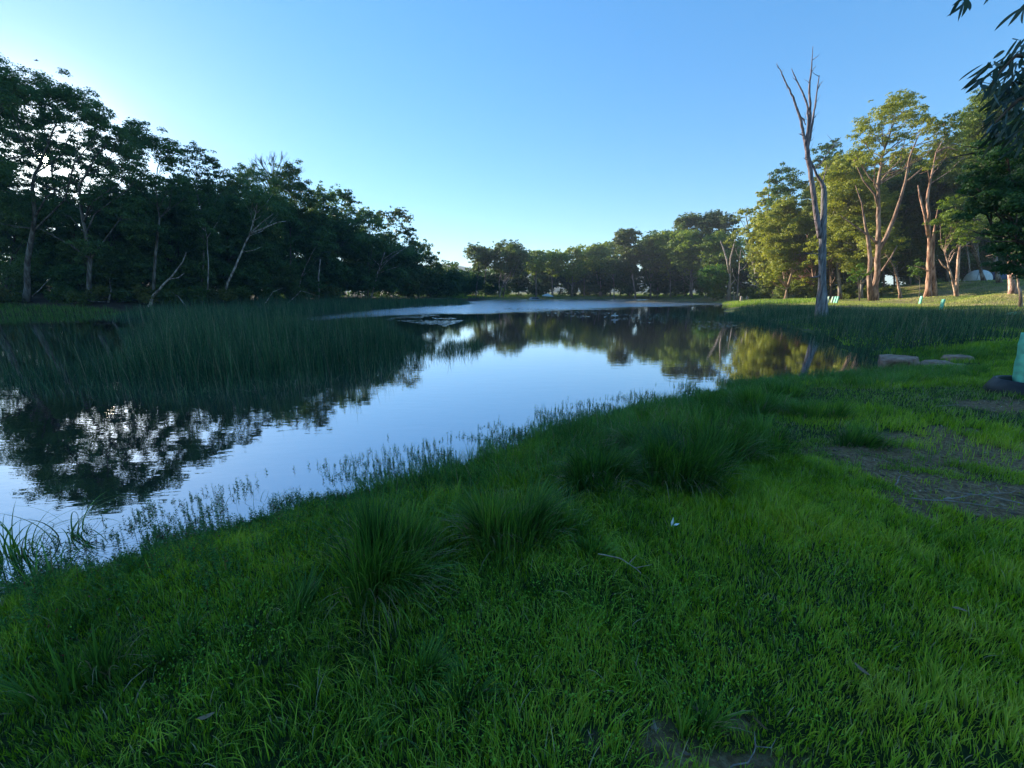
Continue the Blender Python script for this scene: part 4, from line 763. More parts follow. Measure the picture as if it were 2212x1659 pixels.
# ------------------------------------------------------------------ grass on the near bank
def near_ok(x, y, m=90):
    return infront(x, y, .35, m)
def field(n, y0, y1, hfun, w, seg, mat, name, label, dens_mask=None, bend=(.2, 1.3), tones=None, dmin=.05):
    # sample so that density is even over ground inside the view wedge
    y = R.uniform(y0**2, y1**2, n)**.5; x = R.uniform(-1.45, 1.45, n)*(y+.35)
    d = shore(x, y); k = (d > dmin) & near_ok(x, y); x, y, d = x[k], y[k], d[k]
    dm = dirt(x, y); rk = np.ones(len(x), bool)
    for qx, qy, qr in ((1938, 795, .62), (2022, 796, .5), (2068, 790, .42), (2050, 800, .5), (2130, 797, .25)):
        q_ = gp(qx, qy, .02); rk &= np.hypot(x-q_[0], (y-q_[1])*1.1+.1) > qr
    k = rk & (R.random(len(x)) > dm*.96) & (R.random(len(x)) < np.clip(d/.35, .25, 1)); x, y, d = x[k], y[k], d[k]
    def thin_(x, y): return np.clip((fnoise(x, y, 1.5, 101)-.47)*6, 0, 1)*np.clip((x-.3)/1.5, 0, 1)*np.clip((9-y)/3, 0, 1)
    k = R.random(len(x)) > .5*thin_(x, y); x, y, d = x[k], y[k], d[k]; th_ = thin_(x, y)
    n = len(x); z = hterr(x, y, d)-.005
    pn = fnoise(x, y, .9, 51); pn2 = fnoise(x, y, .3, 53); pl = fnoise(x, y, 2.5, 57)
    hh = hfun(pn, pn2, y)*R.uniform(.5, 1.25, n)*(1-.45*th_)
    tn = np.clip(.47+2.1*(pn2*.35+pl*.4+fnoise(x, y, 1.3, 59)*.25-.5)+R.normal(0, .16, n), 0, .88); tn = tn*(1-.35*th_); k = R.random(n) < .055+.28*th_; tn[k] = R.uniform(.9, 1, k.sum())
    if tones: tn = tones(tn, pn, pl, x, y)
    # blades grow in small tufts leaning together
    az = vnoise(x, y, .12, 61)*4*pi+R.normal(0, .9, n)
    v, T, cc = blades(np.stack([x, y, z], 1), hh, w*R.uniform(.6, 1.3, n)*(1+y*.04), az, R.uniform(*bend, n), seg, tn)
    o = mesh_np(name, v, T, mat, tone=cc); tag(o, label, 'grass', kind='stuff'); return o
field(330000, .75, 4.0, lambda a, b, y: .035+.085*np.clip(a*2.2-.75, 0, 1)+.03*b, .0045, 3, M_grass, 'grass', 'short green grass and blades covering the near bank')
field(330000, 4.0, 12.0, lambda a, b, y: .05+.13*np.clip(a*1.5-.35, 0, 1)+.03*b, .0065, 3, M_grass, 'grass', 'green grass farther along the near bank toward the rocks')
field(80000, 10.0, 26.0, lambda a, b, y: .07+.10*np.clip(a*1.5-.35, 0, 1), .017, 2, M_grass, 'grass', 'longer grass on the bank behind the rocks and tree guards', dmin=.3)
def longer(tn, pn, pl, x, y): return np.clip(tn*.9, 0, 1)
field(42000, .9, 8.0, lambda a, b, y: .06+.15*np.clip(a*1.6-.4, 0, 1), .0055, 5, M_grass, 'long_grass', 'scattered longer arching blades over the short grass', bend=(.5, 2.2))
# long soft grass on the damp strip toward the rocks
n = 150000; y = R.uniform(3.2**2, 11**2, n)**.5; x = R.uniform(-.4, 1.2, n)*(y+.35); d = shore(x, y)
k = (d > .05) & (d < 1.1+.9*fnoise(x, y, 1.5, 141)+.12*np.maximum(y-6, 0)) & near_ok(x, y) & (dirt(x, y) < .2) & (fnoise(x, y, .6, 143) > .38); x, y, d = x[k], y[k], d[k]; n = len(x); print('damp', n)
qq = [gp(1985, 796, .02), gp(2050, 796, .02)]; k = np.ones(n, bool)
for q_ in qq: k &= np.hypot(x-q_[0], y-q_[1]+.3) > .95
x, y, d = x[k], y[k], d[k]; n = len(x)
v, T, cc = blades(np.stack([x, y, hterr(x, y, d)-.01], 1), R.uniform(.12, .34, n)*(.6+.7*fnoise(x, y, .8, 145)), R.uniform(.005, .009, n), vnoise(x, y, .4, 147)*4*pi+R.normal(0, .6, n), R.uniform(.3, 1.6, n), 4, np.clip(.1+.75*fnoise(x, y, .7, 149)+R.normal(0, .12, n)+np.where(R.random(n) < .04, .6, 0), 0, 1), droop=.2)
tag(mesh_np('long_grass', v, T, M_rush, tone=cc), 'long soft grass on the damp strip of bank toward the rocks', 'grass', kind='stuff')
# coarse arching grass in hollows between the tussocks
n = 60000; y = R.uniform(.9**2, 6.5**2, n)**.5; x = R.uniform(-1.3, .5, n)*(y+.35); d = shore(x, y); q = np.exp(-((x+.35*y*0-(-.25))**2)/1.6)*fnoise(x, y, .7, 131)+.25*fnoise(x, y, .9, 133)
k = (d > .15) & near_ok(x, y) & (q > .36) & (dirt(x, y) < .3); x, y, d = x[k], y[k], d[k]; n = len(x); print('coarse', n)
v, T, cc = blades(np.stack([x, y, hterr(x, y, d)-.01], 1), R.uniform(.06, .17, n)*np.clip(.6+y*.2, .7, 1.3), R.uniform(.003, .006, n), vnoise(x, y, .35, 135)*4*pi+R.normal(0, .5, n), R.uniform(.6, 2.3, n), 5, np.clip(.3+.65*fnoise(x, y, .5, 137)+R.normal(0, .1, n)+np.where(R.random(n) < .03, .6, 0), 0, 1), droop=.2)
tag(mesh_np('long_grass', v, T, M_grass, tone=cc), 'coarse dark arching grass filling the hollows between the tussocks', 'grass', kind='stuff')
# meadow grass; part of its sunlit brightness sits in the blade colour
y = R.uniform(24, 75, 60000); x = R.uniform(.75, 1.5, 60000)*y; d = shore(x, y); k = d > 1; x, y, d = x[k], y[k], d[k]; k = fnoise(x, y, 5, 88) > .42; x, y, d = x[k], y[k], d[k]
v, T, cc = blades(np.stack([x, y, hterr(x, y, d)-.01], 1), R.uniform(.05, .16, len(x)), .05, R.uniform(0, 6.28, len(x)), R.uniform(.2, 1, len(x)), 2, np.clip(-.15+1.5*fnoise(x, y, 6, 90)+R.normal(0, .1, len(x)), 0, 1))
tag(mesh_np('meadow_grass', v, T, M_meadow, tone=cc), 'short sunlit grass on the rising meadow under the gums', 'grass', kind='stuff')
# low broad-leaved herbs
n = 230000; y = R.uniform(.75**2, 6.0**2, n)**.5; x = R.uniform(-1.45, 1.45, n)*(y+.35); d = shore(x, y)
k = (d > .25) & near_ok(x, y) & (dirt(x, y) < .3) & (fnoise(x, y, .7, 71)*.6+fnoise(x, y, 2.2, 73)*.4+R.normal(0, .03, n) > .555); x, y, d = x[k], y[k], d[k]; n = len(x)
z = hterr(x, y, d)+R.uniform(.01, .075, n); a_ = R.uniform(0, 6.28, n); el = R.uniform(-.1, .9, n); ax = np.stack([np.cos(a_)*np.cos(el), np.sin(a_)*np.cos(el), np.sin(el)], 1)
nr = np.stack([R.normal(0, .5, n), R.normal(0, .5, n), np.ones(n)], 1); l_ = R.uniform(.006, .016, n)
v, T, cc = leaves(np.stack([x, y, z], 1), ax, nr, l_, l_*.55, np.clip(.25+.6*fnoise(x, y, .8, 75)+R.normal(0, .15, n), 0, 1))
tag(mesh_np('low_herbs', v, T, M_herb, tone=cc), 'bright low leafy herbs growing among the short grass', 'herbs', kind='stuff')

# ------------------------------------------------------------------ litter on the bare earth
n = 90000; x = R.uniform(-.5, 9, n); y = R.uniform(.9, 8, n)**1.0; k = dirt(x, y) > .3+.4*R.random(n); x, y = x[k], y[k]; n = len(x)
z = hterr(x, y)+R.uniform(.002, .012, n); a_ = R.uniform(0, 6.28, n); ax = np.stack([np.cos(a_), np.sin(a_), R.normal(0, .15, n)], 1); nr = np.stack([R.normal(0, .4, n), R.normal(0, .4, n), np.ones(n)], 1)
l_ = .006+.05*R.random(n)**3.5; v, T, cc = leaves(np.stack([x, y, z], 1), ax, nr, l_, l_*R.uniform(.12, .5, n), R.random(n)**1.8)
tag(mesh_np('leaf_litter', v, T, M_litter, tone=cc), 'dry leaf and bark litter scattered on the bare earth', 'leaf litter', kind='stuff')
# twigs
M_twig = plain('twig_bark', (.16, .12, .1), .8, noise=(30, (.32, .27, .23)))
twl = ['long twig lying across the right dirt patch', 'curved twig at the lower edge of the right dirt patch', 'thin twig near the left corner of the dirt patch', 'short twig in front of the rubber ring', 'crooked twig at the bottom edge soil', 'twig lying beside the long one on the dirt']
for i, (px, py, ln, az) in enumerate([(2120, 1075, .7, .15), (2080, 1095, .6, -.3), (1940, 1040, .35, .5), (2060, 880, .5, .1), (1620, 1640, .25, .4), (2150, 1085, .6, 2.6)]):
    P = gpt(px, py); tb = TB(); pts_ = [np.array([cos(az)*ln*(t-.5)+R.normal(0, .012), sin(az)*ln*(t-.5)+R.normal(0, .012), .015+.02*sin(t*3)]) for t in np.linspace(0, 1, 7)]
    tb.tube(pts_, np.linspace(.007, .002, 7)*(.45 if i == 4 else .8), 5); tb.tube([pts_[4], pts_[4]+np.array([cos(az+.7), sin(az+.7), .1])*ln*.2], [.003, .001], 4)
    tag(tb.build('twig', M_twig, loc=P), twl[i], 'twig', 'fallen twigs')
# pale stick and feather, leaves in the grass
M_white = plain('feather_white', (.75, .75, .72), .6); M_stick = plain('pale_stick', (.20, .155, .11), .7, noise=(40, (.36, .29, .21)))
P1 = gpt(1290, 1215)+np.array([0, 0, .06]); P2 = gpt(1385, 1255)+np.array([0, 0, .05]); tb = TB()
pp = [(P2-P1)*t+np.array([0, 0, .03*sin(t*pi)])+R.normal(0, .004, 3) for t in np.linspace(0, 1, 8)]; tb.tube(pp, np.linspace(.0045, .0025, 8), 6); tb.tube([pp[5], pp[5]+np.array([.06, .05, .02])], [.003, .001], 5); tb.tube([pp[6], pp[6]+np.array([.09, -.01, .03])], [.003, .001], 5)
tag(tb.build('stick', M_stick, loc=P1), 'thin pale forked stick lying on the grass', 'stick')
P = gpt(1450, 1150)+np.array([0, 0, .05]); tb = TB()
v, T, cc = leaves(np.array([(0, 0, .03), (.03, .0, .012)]), np.array([(.12, .02, 1.), (1, .1, .2)]), np.array([(.2, -1, .2), (0, -.6, .8)]), np.array([.075, .045]), np.array([.022, .016]), np.ones(2))
tag(mesh_np('feather', v, T, M_white, loc=P), 'small white feather standing in the grass', 'feather')
for px, py, lab in [(1875, 1480, 'brown dead gum leaf lying in the grass at the right'), (1450, 1215, 'pale curled dead leaf right of the stick'), (470, 1560, 'whitish dead leaf in the grass at the lower left'), (2050, 1330, 'reddish dead leaf beside the worn grass'), (1490, 1545, 'tan dead leaf near the bottom tuft'), (2190, 1500, 'dead leaf close to the right edge'), (1655, 1600, 'dead leaf on the small bare spot at the bottom')]:
    P = gpt(px, py)+np.array([0, 0, .05]); LPs = sickle(np.zeros(3), R.uniform(0, 6), R.uniform(-.3, .3), .06, .013, .2, R.uniform(.45, .75))
    tag(mesh_np('dead_leaf', LPs[0], LPs[1], M_litter, tone=LPs[2], loc=P), lab, 'dead leaf', 'single dead leaves in the grass')

# ------------------------------------------------------------------ floating leaves
def pads(G_, n, r, label, seed):
    P = np.array(G_); x, y = scatter(P[:, 0].min(), P[:, 0].max(), P[:, 1].min(), P[:, 1].max(), n*5); k = inside(x, y, P) & (fnoise(x, y, 1.6, seed) > .5); x, y = x[k][:n], y[k][:n]; n = len(x)
    a = np.linspace(0, 2*pi, 8)[:7]; rr = r*R.uniform(.5, 1.3, n); V = np.stack([x[:, None]+rr[:, None]*np.cos(a)*1.2, y[:, None]+rr[:, None]*np.sin(a), np.full((n, 7), .006)+R.uniform(0, .02, (n, 7))], 2).reshape(-1, 3)
    T = (np.arange(n)[:, None, None]*7+np.array([(0, i, i+1) for i in range(1, 6)])[None]).reshape(-1, 3)
    tag(mesh_np('floating_leaves', V, T, M_pad, tone=np.repeat(R.random(n), 7)), label, 'floating leaves', kind='stuff')
M_pad = leafmat('floating_leaf', [(0, (.02, .04, .02)), (1, (.06, .09, .04))], trans=.1, rough=.12, spec=.9)
pads(G([(1060, 675), (1330, 690), (1500, 700), (1480, 680), (1300, 668), (1100, 664)]), 550, .11, 'dark floating leaves dotting the middle of the far water', 31)
pads(G([(830, 690), (960, 705), (1010, 690), (900, 676)]), 900, .08, 'floating leaves off the end of the middle reed stand', 33)
pads(G([(1350, 700), (1720, 730), (1700, 700), (1500, 690)]), 120, .12, 'few floating leaves before the right reeds', 35)

# ------------------------------------------------------------------ rocks
M_rock = plain('rock', (.20, .105, .07), .85, noise=(7, (.44, .27, .19)), bump=1.0)
def rock(label, px, py, sx, sy, sz, seed, sink=.3):
    P = gp(px, py, .02); r_ = np.random.default_rng(seed)
    import bmesh
    bm = bmesh.new(); bmesh.ops.create_icosphere(bm, subdivisions=4, radius=1)
    pl = [(lambda v: v/np.linalg.norm(v))(r_.normal(0, 1, 3)*np.array([1, 1, .8])) for _ in range(13)]; dd = r_.uniform(.62, .9, 13)
    for v in bm.verts:
        c_ = np.array(v.co)
        for a_, b_ in zip(pl, dd):
            e = c_@a_-b_
            if e > 0: c_ = c_-a_*e*.94
        if c_[2] > .45: c_[2] = .45+(c_[2]-.45)*.2
        c_ = c_*(1+.03*sin(c_[0]*9+seed)*cos(c_[1]*8+c_[2]*7)); v.co = c_*np.array([sx, sy, sz])
    me = bpy.data.meshes.new('boulder'); bm.to_mesh(me); bm.free(); me.materials.append(M_rock)
    o = bpy.data.objects.new('boulder', me); C.objects.link(o); o.location = (P[0], P[1], .02+sz*sink); tag(o, label, 'rock', 'flat rocks at the water edge')
rock('largest reddish flat-topped rock standing at the water edge', 1938, 795, .58, .42, .42, 4, sink=.26)
rock('long low rock right of the largest one', 2022, 796, .45, .28, .25, 8)
rock('pinkish rounded rock at the right end of the row', 2068, 790, .38, .3, .30, 12, sink=.42)
rock('low dark shelf rock in front of the pinkish one', 2050, 800, .5, .24, .2, 21)
rock('mossy grey rock half hidden in grass toward the tree guard', 2130, 797, .24, .18, .16, 15)
P1 = gp(1905, 808, .05); P2 = gp(1985, 800, .12); tb = TB(); tb.tube([P1-P1, (P2-P1)*.5+np.array([0, 0, .02]), P2-P1, P2-P1+np.array([.12, .1, .06])], [.012, .014, .012, .008], 6); tb.tube([(P2-P1)*.95, (P2-P1)*.95+np.array([.01, -.03, -.12])], [.012, .01], 6); tb.tube([(P2-P1)*.4, (P2-P1)*.4+np.array([.01, -.04, -.1])], [.01, .008], 6)
tag(tb.build('branch', M_stick, loc=P1), 'pale bare branch resting on the bank before the rocks', 'branch')

# ------------------------------------------------------------------ tree guards and rubber ring
def guardmat(name, col):
    m, nt, out = newmat(name); L = nt.links
    tc = N(nt, 'ShaderNodeTexCoord'); n = N(nt, 'ShaderNodeTexNoise', Scale=9.0, Detail=4.0); L.new(tc.outputs['Object'], n.inputs[0])
    r = ramp(nt, [(.3, tuple(c*.75 for c in col)), (.55, col), (.75, tuple(min(1, c*1.15+.05) for c in col))], n.outputs[0])
    p = N(nt, 'ShaderNodeBsdfPrincipled', Roughness=.35); L.new(r.outputs[0], p.inputs['Base Color'])
    t = N(nt, 'ShaderNodeBsdfTranslucent'); L.new(r.outputs[0], t.inputs[0]); mx = N(nt, 'ShaderNodeMixShader'); mx.inputs[0].default_value = .45
    L.new(p.outputs[0], mx.inputs[1]); L.new(t.outputs[0], mx.inputs[2]); L.new(mx.outputs[0], out.inputs[0]); return m
M_guard = guardmat('green_plastic', (.42, .98, .70)); M_guardw = guardmat('pale_plastic', (.55, .72, .55))
M_stake = plain('stake_wood', (.30, .22, .14), .8, noise=(12, (.42, .33, .22)))
def guard(label, P, h, w, lean=(0, 0), mat=M_guard, rot=.3, name='tree_guard'):
    root = empty(name, P); tag(root, label, 'tree guard', 'plastic tree guards')
    k = 3; n = 10; th = .004
    def ringv(s):
        V = []
        for i in range(n+1):
            t = i/n; wob = 1+.04*sin(t*17+w*40)+.02*sin(t*41)
            for j in range(k):
                a = rot+j*2*pi/k; r = (w*.62-s)*wob
                V.append((cos(a)*r+lean[0]*h*t, sin(a)*r+lean[1]*h*t, h*t))
        return V
    Vo, Vi = ringv(0), ringv(th); tb = TB(); T = []; off = len(Vo)
    for i in range(n):
        for j in range(k):
            p_ = i*k+j; q_ = i*k+(j+1) % k; T += [(p_, q_, q_+k), (p_, q_+k, p_+k), (off+q_, off+p_, off+p_+k), (off+q_, off+p_+k, off+q_+k)]
    for j in range(k):
        p_ = n*k+j; q_ = n*k+(j+1) % k; T += [(p_, q_, off+q_), (p_, off+q_, off+p_)]
    tb.add(Vo+Vi, T); tb.build('sleeve', mat, root)
    tb = TB(); tb.box((lean[0]*h*.52, lean[1]*h*.52, h*.54), (.022, .022, h*1.1), tilt=[[1, 0, lean[0]], [0, 1, lean[1]], [0, 0, 1]]); tb.build('stake', M_stake, root)
    return root
Pg = gpt(2200, 846)
RC = gpt(2232, 852)
guard('tall turquoise tree guard leaning inside the black rubber ring', gpt(2203, 845), .93, .17, lean=(-.08, .02), rot=2.2)
M_rub = plain('black_rubber', (.012, .012, .013), .5, spec=.3, noise=(8, (.03, .028, .028)), bump=.2)
prof = [(.50, 0), (.505, .03), (.47, .12), (.43, .20), (.415, .215), (.395, .21), (.38, .19), (.36, .10), (.35, 0)]; k = 48
Vr = [(cos(2*pi*j/k)*r, sin(2*pi*j/k)*r, z) for r, z in prof for j in range(k)]; Tr = []
for i in range(len(prof)-1):
    for j in range(k): Tr.append((i*k+j, i*k+(j+1) % k, (i+1)*k+(j+1) % k, (i+1)*k+j))
tag(mesh_np('rubber_ring', np.array(Vr), np.array(Tr), M_rub, smooth=True, loc=RC), 'black rubber ring lying around the foot of the turquoise tree guard', 'rubber ring')
for px, py, Yd, mt, lab, ln in [(1788, 655, 46, M_guardw, 'pale tree guard half hidden behind the dead trunk', .05), (1796, 656, 46, M_guardw, 'whitish sunlit tree guard second right of the dead trunk', .12), (1802, 656, 46, M_guard, 'green sunlit tree guard in the row right of the dead trunk', .12), (1807, 656, 46, M_guard, 'last green tree guard of the row right of the dead trunk', .12),
                                (1986, 664, 40, M_guard, 'faint green tree guard at the meadow edge below the rough trunk', .02), (2032, 671, 30, M_guard, 'green tree guard standing alone before the meadow', .08)]:
    P = pt(px, py, Yd); P[2] = gz(P[0], P[1]); guard(lab, P, .8, .22, lean=(ln, 0), mat=mt)
P = gpt(2187, 682); tb = TB(); tb.prism([(-.35, 0), (.1, .0), (.42, .16), (.2, .2), (-.2, .14)], -.12, .12); tag(tb.build('tree_guard', M_guard, loc=P+np.array([0, 0, .05])), 'crumpled green tree guard fallen in the grass at the right', 'tree guard', 'plastic tree guards')

# ------------------------------------------------------------------ stumps
for px, py, Yd, h, lab in [(1600, 658, 74, 1.0, 'pale forked stump at the tip of the lit point'), (1613, 656, 78, .8, 'smaller dark stump just right of the pale one'), (1645, 640, 88, .9, 'pale stump in the grass under the slender trunk')]:
    P = pt(px, py, Yd); P[2] = gz(P[0], P[1]); tb = TB(); tb.tube([(0, 0, -.2), (0, 0, h*.4), (-.08, 0, h)], [.34, .26, .2], 8); tb.tube([(0, 0, h*.4), (.25, 0, h*.8)], [.16, .1], 6)
    o = tb.build('stump', M_dead, smooth=True, loc=P); o.color = (1.6, 1.45, 1.2, 1); tag(o, lab, 'stump')

# ------------------------------------------------------------------ tent on the meadow
M_tent = plain('tent_fabric', (.62, .62, .58), .6, noise=(2.5, (.72, .72, .68)), bump=.25); M_dark = plain('mesh_window', (.05, .055, .06), .7); M_blue = plain('blue_fabric', (.03, .06, .12), .6)
P = pt(2112, 604, 60); P[2] = gz(P[0], P[1]); tr_ = empty('dome_tent', P); tr_.scale = (.76, .76, .8); tag(tr_, 'pale dome tent pitched at the top of the sunlit meadow', 'tent')
k = 28; m = 9; V = []; T = []
for i in range(m+1):
    ph = i/m*pi/2; rr = cos(ph)**.8; zz = sin(ph)**.9*1.95
    for j in range(k):
        a = 2*pi*j/k; fl = 1+.05*abs(sin(a*2)); V.append((2.1*rr*cos(a)*fl, 1.6*rr*sin(a)*fl, zz*(1-.06*(1-abs(cos(2*a)))*sin(ph*2))))
for i in range(m):
    for j in range(k): T.append((i*k+j, i*k+(j+1) % k, (i+1)*k+(j+1) % k, (i+1)*k+j))
mesh_np('canopy', np.array(V), np.array(T), M_tent, parent=tr_, smooth=True)
tb = TB()
for s_ in (-1, 1):
    for q_ in (-1, 1): tb.tube([np.array([s_*2.15*cos(t)*.72, q_*1.65*cos(t)*.72, 2.0*sin(t)**.9+.02]) for t in np.linspace(0.02, pi/2, 10)], .025, 5)
tb.build('pole', M_dark, tr_)
tb = TB(); tb.add([(.35, -1.5, .25), (1.35, -1.22, .25), (1.0, -1.12, 1.2), (.5, -1.2, 1.25), (.35, -1.55, .25), (1.35, -1.27, .25), (1.0, -1.17, 1.2), (.5, -1.25, 1.25)], [(0, 1, 2), (0, 2, 3), (4, 6, 5), (4, 7, 6), (0, 4, 5), (0, 5, 1)]); tb.build('window', M_dark, tr_)
P = pt(2148, 602, 61.5); P[2] = gz(P[0], P[1]); tb = TB(); tb.prism([(-1.2, 0), (1.2, 0), (1.0, .9), (.3, 1.35), (-.4, 1.3), (-1.05, .8)], -.7, .7); tag(tb.build('tarp_shelter', M_blue, loc=P), 'low dark blue shelter close beside the pale dome tent', 'shelter')

# ------------------------------------------------------------------ car and canopy camp on the far shore
def smallcar(label, px, py, Yd, col, rot=0):
    P = pt(px, py, Yd); P[2] = gz(P[0], P[1]); r = empty('parked_car', P); tag(r, label, 'car'); r.rotation_euler = (0, 0, rot)
    Mb = plain('car_paint', col, .3, spec=.6); Mg = plain('car_glass', (.02, .03, .04), .1, spec=.8)
    tb = TB(); tb.prism([(-2.2, .35), (2.2, .35), (2.25, .8), (1.9, 1.0), (1.1, 1.08), (.45, 1.62), (-1.5, 1.66), (-2.05, 1.1), (-2.25, .9)], -.85, .85); tb.build('body', Mb, r)
    tb = TB(); tb.prism([(.95, 1.1), (.42, 1.54), (-1.4, 1.58), (-1.85, 1.12)], -.87, .87); tb.build('window', Mg, r)
    for wx in (-1.35, 1.4):
        for s_ in (-1, 1):
            tb = TB(); tb.tube([(wx, s_*.62, .33), (wx, s_*.9, .33)], [.34, .34], 16); tb.build('wheel', M_rub, r)
smallcar('grey car parked under the far trees beside the camp canopy', 1157, 643, 128, (.32, .36, .38), .35)
M_can = plain('canopy_fabric', (.55, .6, .6), .6)
P = pt(1183, 643, 127); P[2] = gz(P[0], P[1]); r = empty('camp_canopy', P); tag(r, 'pale camp canopy with sloping roof beside the far parked car', 'canopy')
tb = TB(); tb.add([(-1.7, -1.5, 2.3), (1.7, -1.5, 2.0), (1.7, 1.5, 2.0), (-1.7, 1.5, 2.3), (0, 0, 2.9), (-1.7, -1.5, 2.05), (1.7, -1.5, 1.8), (1.7, 1.5, 1.8), (-1.7, 1.5, 2.05)], [(0, 1, 4), (1, 2, 4), (2, 3, 4), (3, 0, 4), (0, 5, 6), (0, 6, 1), (1, 6, 7), (1, 7, 2), (2, 7, 8), (2, 8, 3), (3, 8, 5), (3, 5, 0)]); tb.build('roof', M_can, r)
for a_, b_ in ((-1.65, -1.45), (1.65, -1.45), (1.65, 1.45), (-1.65, 1.45)):
    tb = TB(); tb.tube([(a_, b_, 0), (a_, b_, 2.15)], .035, 6); tb.build('leg', M_dark, r)
tb = TB(); tb.box((0, 0, .27), (.75, .45, .5)); tb.box((0, 0, .57), (.79, .49, .1)); tag(tb.build('cool_box', M_white, loc=P+np.array([-.4, -1.7, 0])), 'small bright white box under the front of the camp canopy', 'box')

# ------------------------------------------------------------------ birds
def bird(label, P, span, col, rot, bank=.3):
    m = plain('feathers', col, .6); r = empty('bird', P); tag(r, label, 'bird'); r.rotation_euler = (bank, 0, rot)
    s = span; tb = TB(); tb.tube([(-.30*s, 0, 0), (-.18*s, 0, .01*s), (0, 0, .0), (.16*s, 0, .02*s), (.24*s, 0, .03*s), (.30*s, 0, .02*s)], [.012*s, .045*s, .06*s, .035*s, .035*s, .006*s], 10); tb.build('body', m, r, smooth=True)
    for q_ in (-1, 1):
        tb = TB(); V = [(.08*s, 0, .02*s), (-.1*s, 0, .02*s), (-.08*s, q_*.25*s, .10*s), (.10*s, q_*.25*s, .10*s), (-.1*s, q_*.5*s, .06*s)]; V += [(x, y, z-.008*s) for x, y, z in V]
        tb.add(V, [(0, 1, 2), (0, 2, 3), (3, 2, 4), (5, 7, 6), (5, 8, 7), (8, 9, 7), (0, 3, 8), (0, 8, 5), (3, 4, 9), (3, 9, 8), (4, 2, 7), (4, 7, 9), (2, 1, 6), (2, 6, 7)]); tb.build('wing', m, r)
bird('white bird gliding low over the dark far water', pt(1328, 682, 31.5)+np.array([0, 0, 0]), .95, (.8, .8, .8), 2.9, .5)
bird('tiny dark bird flying high over the left trees', pt(79, 131, 60), .9, (.05, .05, .05), .6, .6)

# ------------------------------------------------------------------ distant hill
def ridge(Yh, px0, px1, hfun, seed, name='hills'):
    n = 160; m = 14; V = []
    for j in range(m):
        for i in range(n):
            px = px0+(px1-px0)*i/(n-1); Yv = Yh+(j-m+1)*26; x = pt(px, 634, Yh)[0]; t = j/(m-1)
            top = pt(px, hfun(px), Yh)[2]; V.append((x, Yv, max(-1, (top+float(fnoise(np.array([x]), np.array([Yv]), 30, seed)[0]-.5)*9)*sin(t*pi/2))))
    I = (np.arange(m-1)[:, None]*n+np.arange(n-1)[None]).ravel(); V = np.array(V); Vb = V.copy()
    o = mesh_np(name, V, np.stack([I, I+1, I+1+n, I+n], 1), M_hill, smooth=False); tag(o, kind='structure')
M_hill = plain('hill_forest', (.035, .06, .03), .9, noise=(.03, (.08, .11, .05)))
ridge(950, 500, 1700, lambda p: float(np.interp(p, [500, 900, 950, 985, 1040, 1200, 1700], [585, 578, 572.5, 574.5, 582, 590, 600])), 3)

# ------------------------------------------------------------------ evening haze
tb = TB(); tb.box((0, 600, 48), (5400, 3000, 104)); 
mh, nth, outh = newmat('haze_air'); pv = nth.nodes.new('ShaderNodeVolumePrincipled'); pv.inputs['Density'].default_value = .0004; pv.inputs['Color'].default_value = (.8, .9, 1, 1); pv.inputs['Anisotropy'].default_value = .2
nth.links.new(pv.outputs[0], outh.inputs['Volume']); tag(tb.build('haze', mh), kind='stuff', label='thin evening haze over the pond and its banks', cat='haze')

# ------------------------------------------------------------------ sun, sky, camera, haze
dS = ray(*SUNPX); dS /= np.linalg.norm(dS)
elev = math.asin(dS[2]); azm = math.atan2(dS[0], dS[1])
w = bpy.data.worlds.new('World'); bpy.context.scene.world = w; w.use_nodes = True; nt = w.node_tree; nt.nodes.clear()
sk = nt.nodes.new('ShaderNodeTexSky'); sk.sky_type = 'NISHITA'; sk.sun_disc = False; sk.sun_elevation = elev; sk.sun_rotation = azm % (2*pi)
sk.altitude = 300; sk.air_density = 1.0; sk.dust_density = .15; sk.ozone_density = 1.8
bgn = nt.nodes.new('ShaderNodeBackground'); bgn.inputs[1].default_value = .15; wo = nt.nodes.new('ShaderNodeOutputWorld')
gm = nt.nodes.new('ShaderNodeGamma'); gm.inputs[1].default_value = .57; hs = nt.nodes.new('ShaderNodeHueSaturation'); hs.inputs['Saturation'].default_value = 1.75
mt = nt.nodes.new('ShaderNodeMix'); mt.data_type = 'RGBA'; mt.blend_type = 'MULTIPLY'; mt.inputs[0].default_value = 1; mt.inputs[7].default_value = (.74, 1.02, 1.28, 1)
nt.links.new(sk.outputs[0], gm.inputs[0]); nt.links.new(gm.outputs[0], hs.inputs['Color']); nt.links.new(hs.outputs[0], mt.inputs[6]); 
# bright aureole of the low sun in the sky
geo = nt.nodes.new('ShaderNodeTexCoord'); dt_ = nt.nodes.new('ShaderNodeVectorMath'); dt_.operation = 'DOT_PRODUCT'; dt_.inputs[1].default_value = tuple(dS); nt.links.new(geo.outputs['Generated'], dt_.inputs[0])
def wm(op, a, b_):
    q = nt.nodes.new('ShaderNodeMath'); q.operation = op
    for i_, v_ in enumerate((a, b_)):
        if isinstance(v_, (int, float)): q.inputs[i_].default_value = v_
        else: nt.links.new(v_, q.inputs[i_])
    return q.outputs[0]
dmax = wm('MAXIMUM', dt_.outputs['Value'], 0.0)
aur = wm('ADD', wm('MULTIPLY', wm('POWER', dmax, 260.0), 5.0), wm('ADD', wm('MULTIPLY', wm('POWER', dmax, 40.0), .28), wm('MULTIPLY', wm('POWER', dmax, 7.0), .0)))
av = nt.nodes.new('ShaderNodeVectorMath'); av.operation = 'SCALE'; av.inputs[0].default_value = (1, .91, .70); nt.links.new(aur, av.inputs['Scale'])
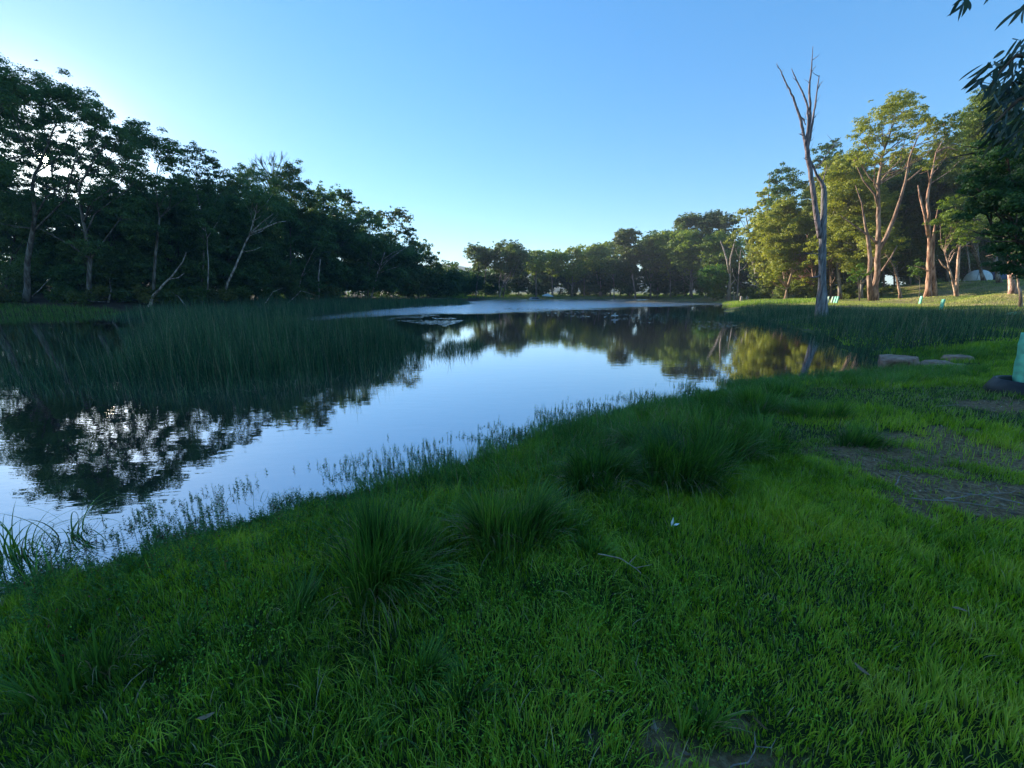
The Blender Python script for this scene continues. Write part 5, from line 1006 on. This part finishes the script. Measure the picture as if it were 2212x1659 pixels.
ad = nt.nodes.new('ShaderNodeVectorMath'); ad.operation = 'ADD'; nt.links.new(mt.outputs[2], ad.inputs[0]); nt.links.new(av.outputs[0], ad.inputs[1]); nt.links.new(ad.outputs[0], bgn.inputs[0])
nt.links.new(bgn.outputs[0], wo.inputs[0])
sl = bpy.data.lights.new('sun_lamp', 'SUN'); sl.energy = 5.0; sl.angle = radians(.53); sl.color = (1, .90, .74)
so = bpy.data.objects.new('sun_lamp', sl); C.objects.link(so)
from mathutils import Vector
so.rotation_euler = Vector(dS).to_track_quat('Z', 'Y').to_euler()
# the sun itself, far beyond everything
import bmesh
bm = bmesh.new(); bmesh.ops.create_icosphere(bm, subdivisions=3, radius=26); me = bpy.data.meshes.new('sun'); bm.to_mesh(me); bm.free()
m, nt2, out = newmat('sun_glow'); e = N(nt2, 'ShaderNodeEmission'); e.inputs[0].default_value = (1, .88, .62, 1); e.inputs[1].default_value = 14; nt2.links.new(e.outputs[0], out.inputs[0])
try: m.cycles.emission_sampling = 'NONE'
except Exception: pass
me.materials.append(m); o = bpy.data.objects.new('sun', me); C.objects.link(o); o.location = dS*3000+np.array([0, 0, CAMH]); tag(o, kind='structure')

cam = bpy.data.cameras.new('camera'); co = bpy.data.objects.new('camera', cam); C.objects.link(co); cam.sensor_width = 36; cam.lens = F/2212*36; cam.clip_end = 8000; cam.clip_start = .05
co.location = (0, 0, CAMH); co.rotation_euler = (pi/2-TH, 0, 0); bpy.context.scene.camera = co
sc = bpy.context.scene
sc.view_settings.view_transform = 'Standard'; sc.view_settings.look = 'None'; sc.view_settings.exposure = 1.5; sc.view_settings.gamma = 1
sc.render.engine = 'CYCLES'; sc.cycles.use_denoising = True
try: sc.cycles.denoiser = 'OPENIMAGEDENOISE'; sc.cycles.denoising_prefilter = 'ACCURATE'
except Exception: pass
sc.cycles.max_bounces = 7; sc.cycles.diffuse_bounces = 3; sc.cycles.glossy_bounces = 3; sc.cycles.transmission_bounces = 4; sc.cycles.transparent_max_bounces = 6
sc.cycles.sample_clamp_indirect = 6; sc.cycles.caustics_reflective = False; sc.cycles.caustics_refractive = False
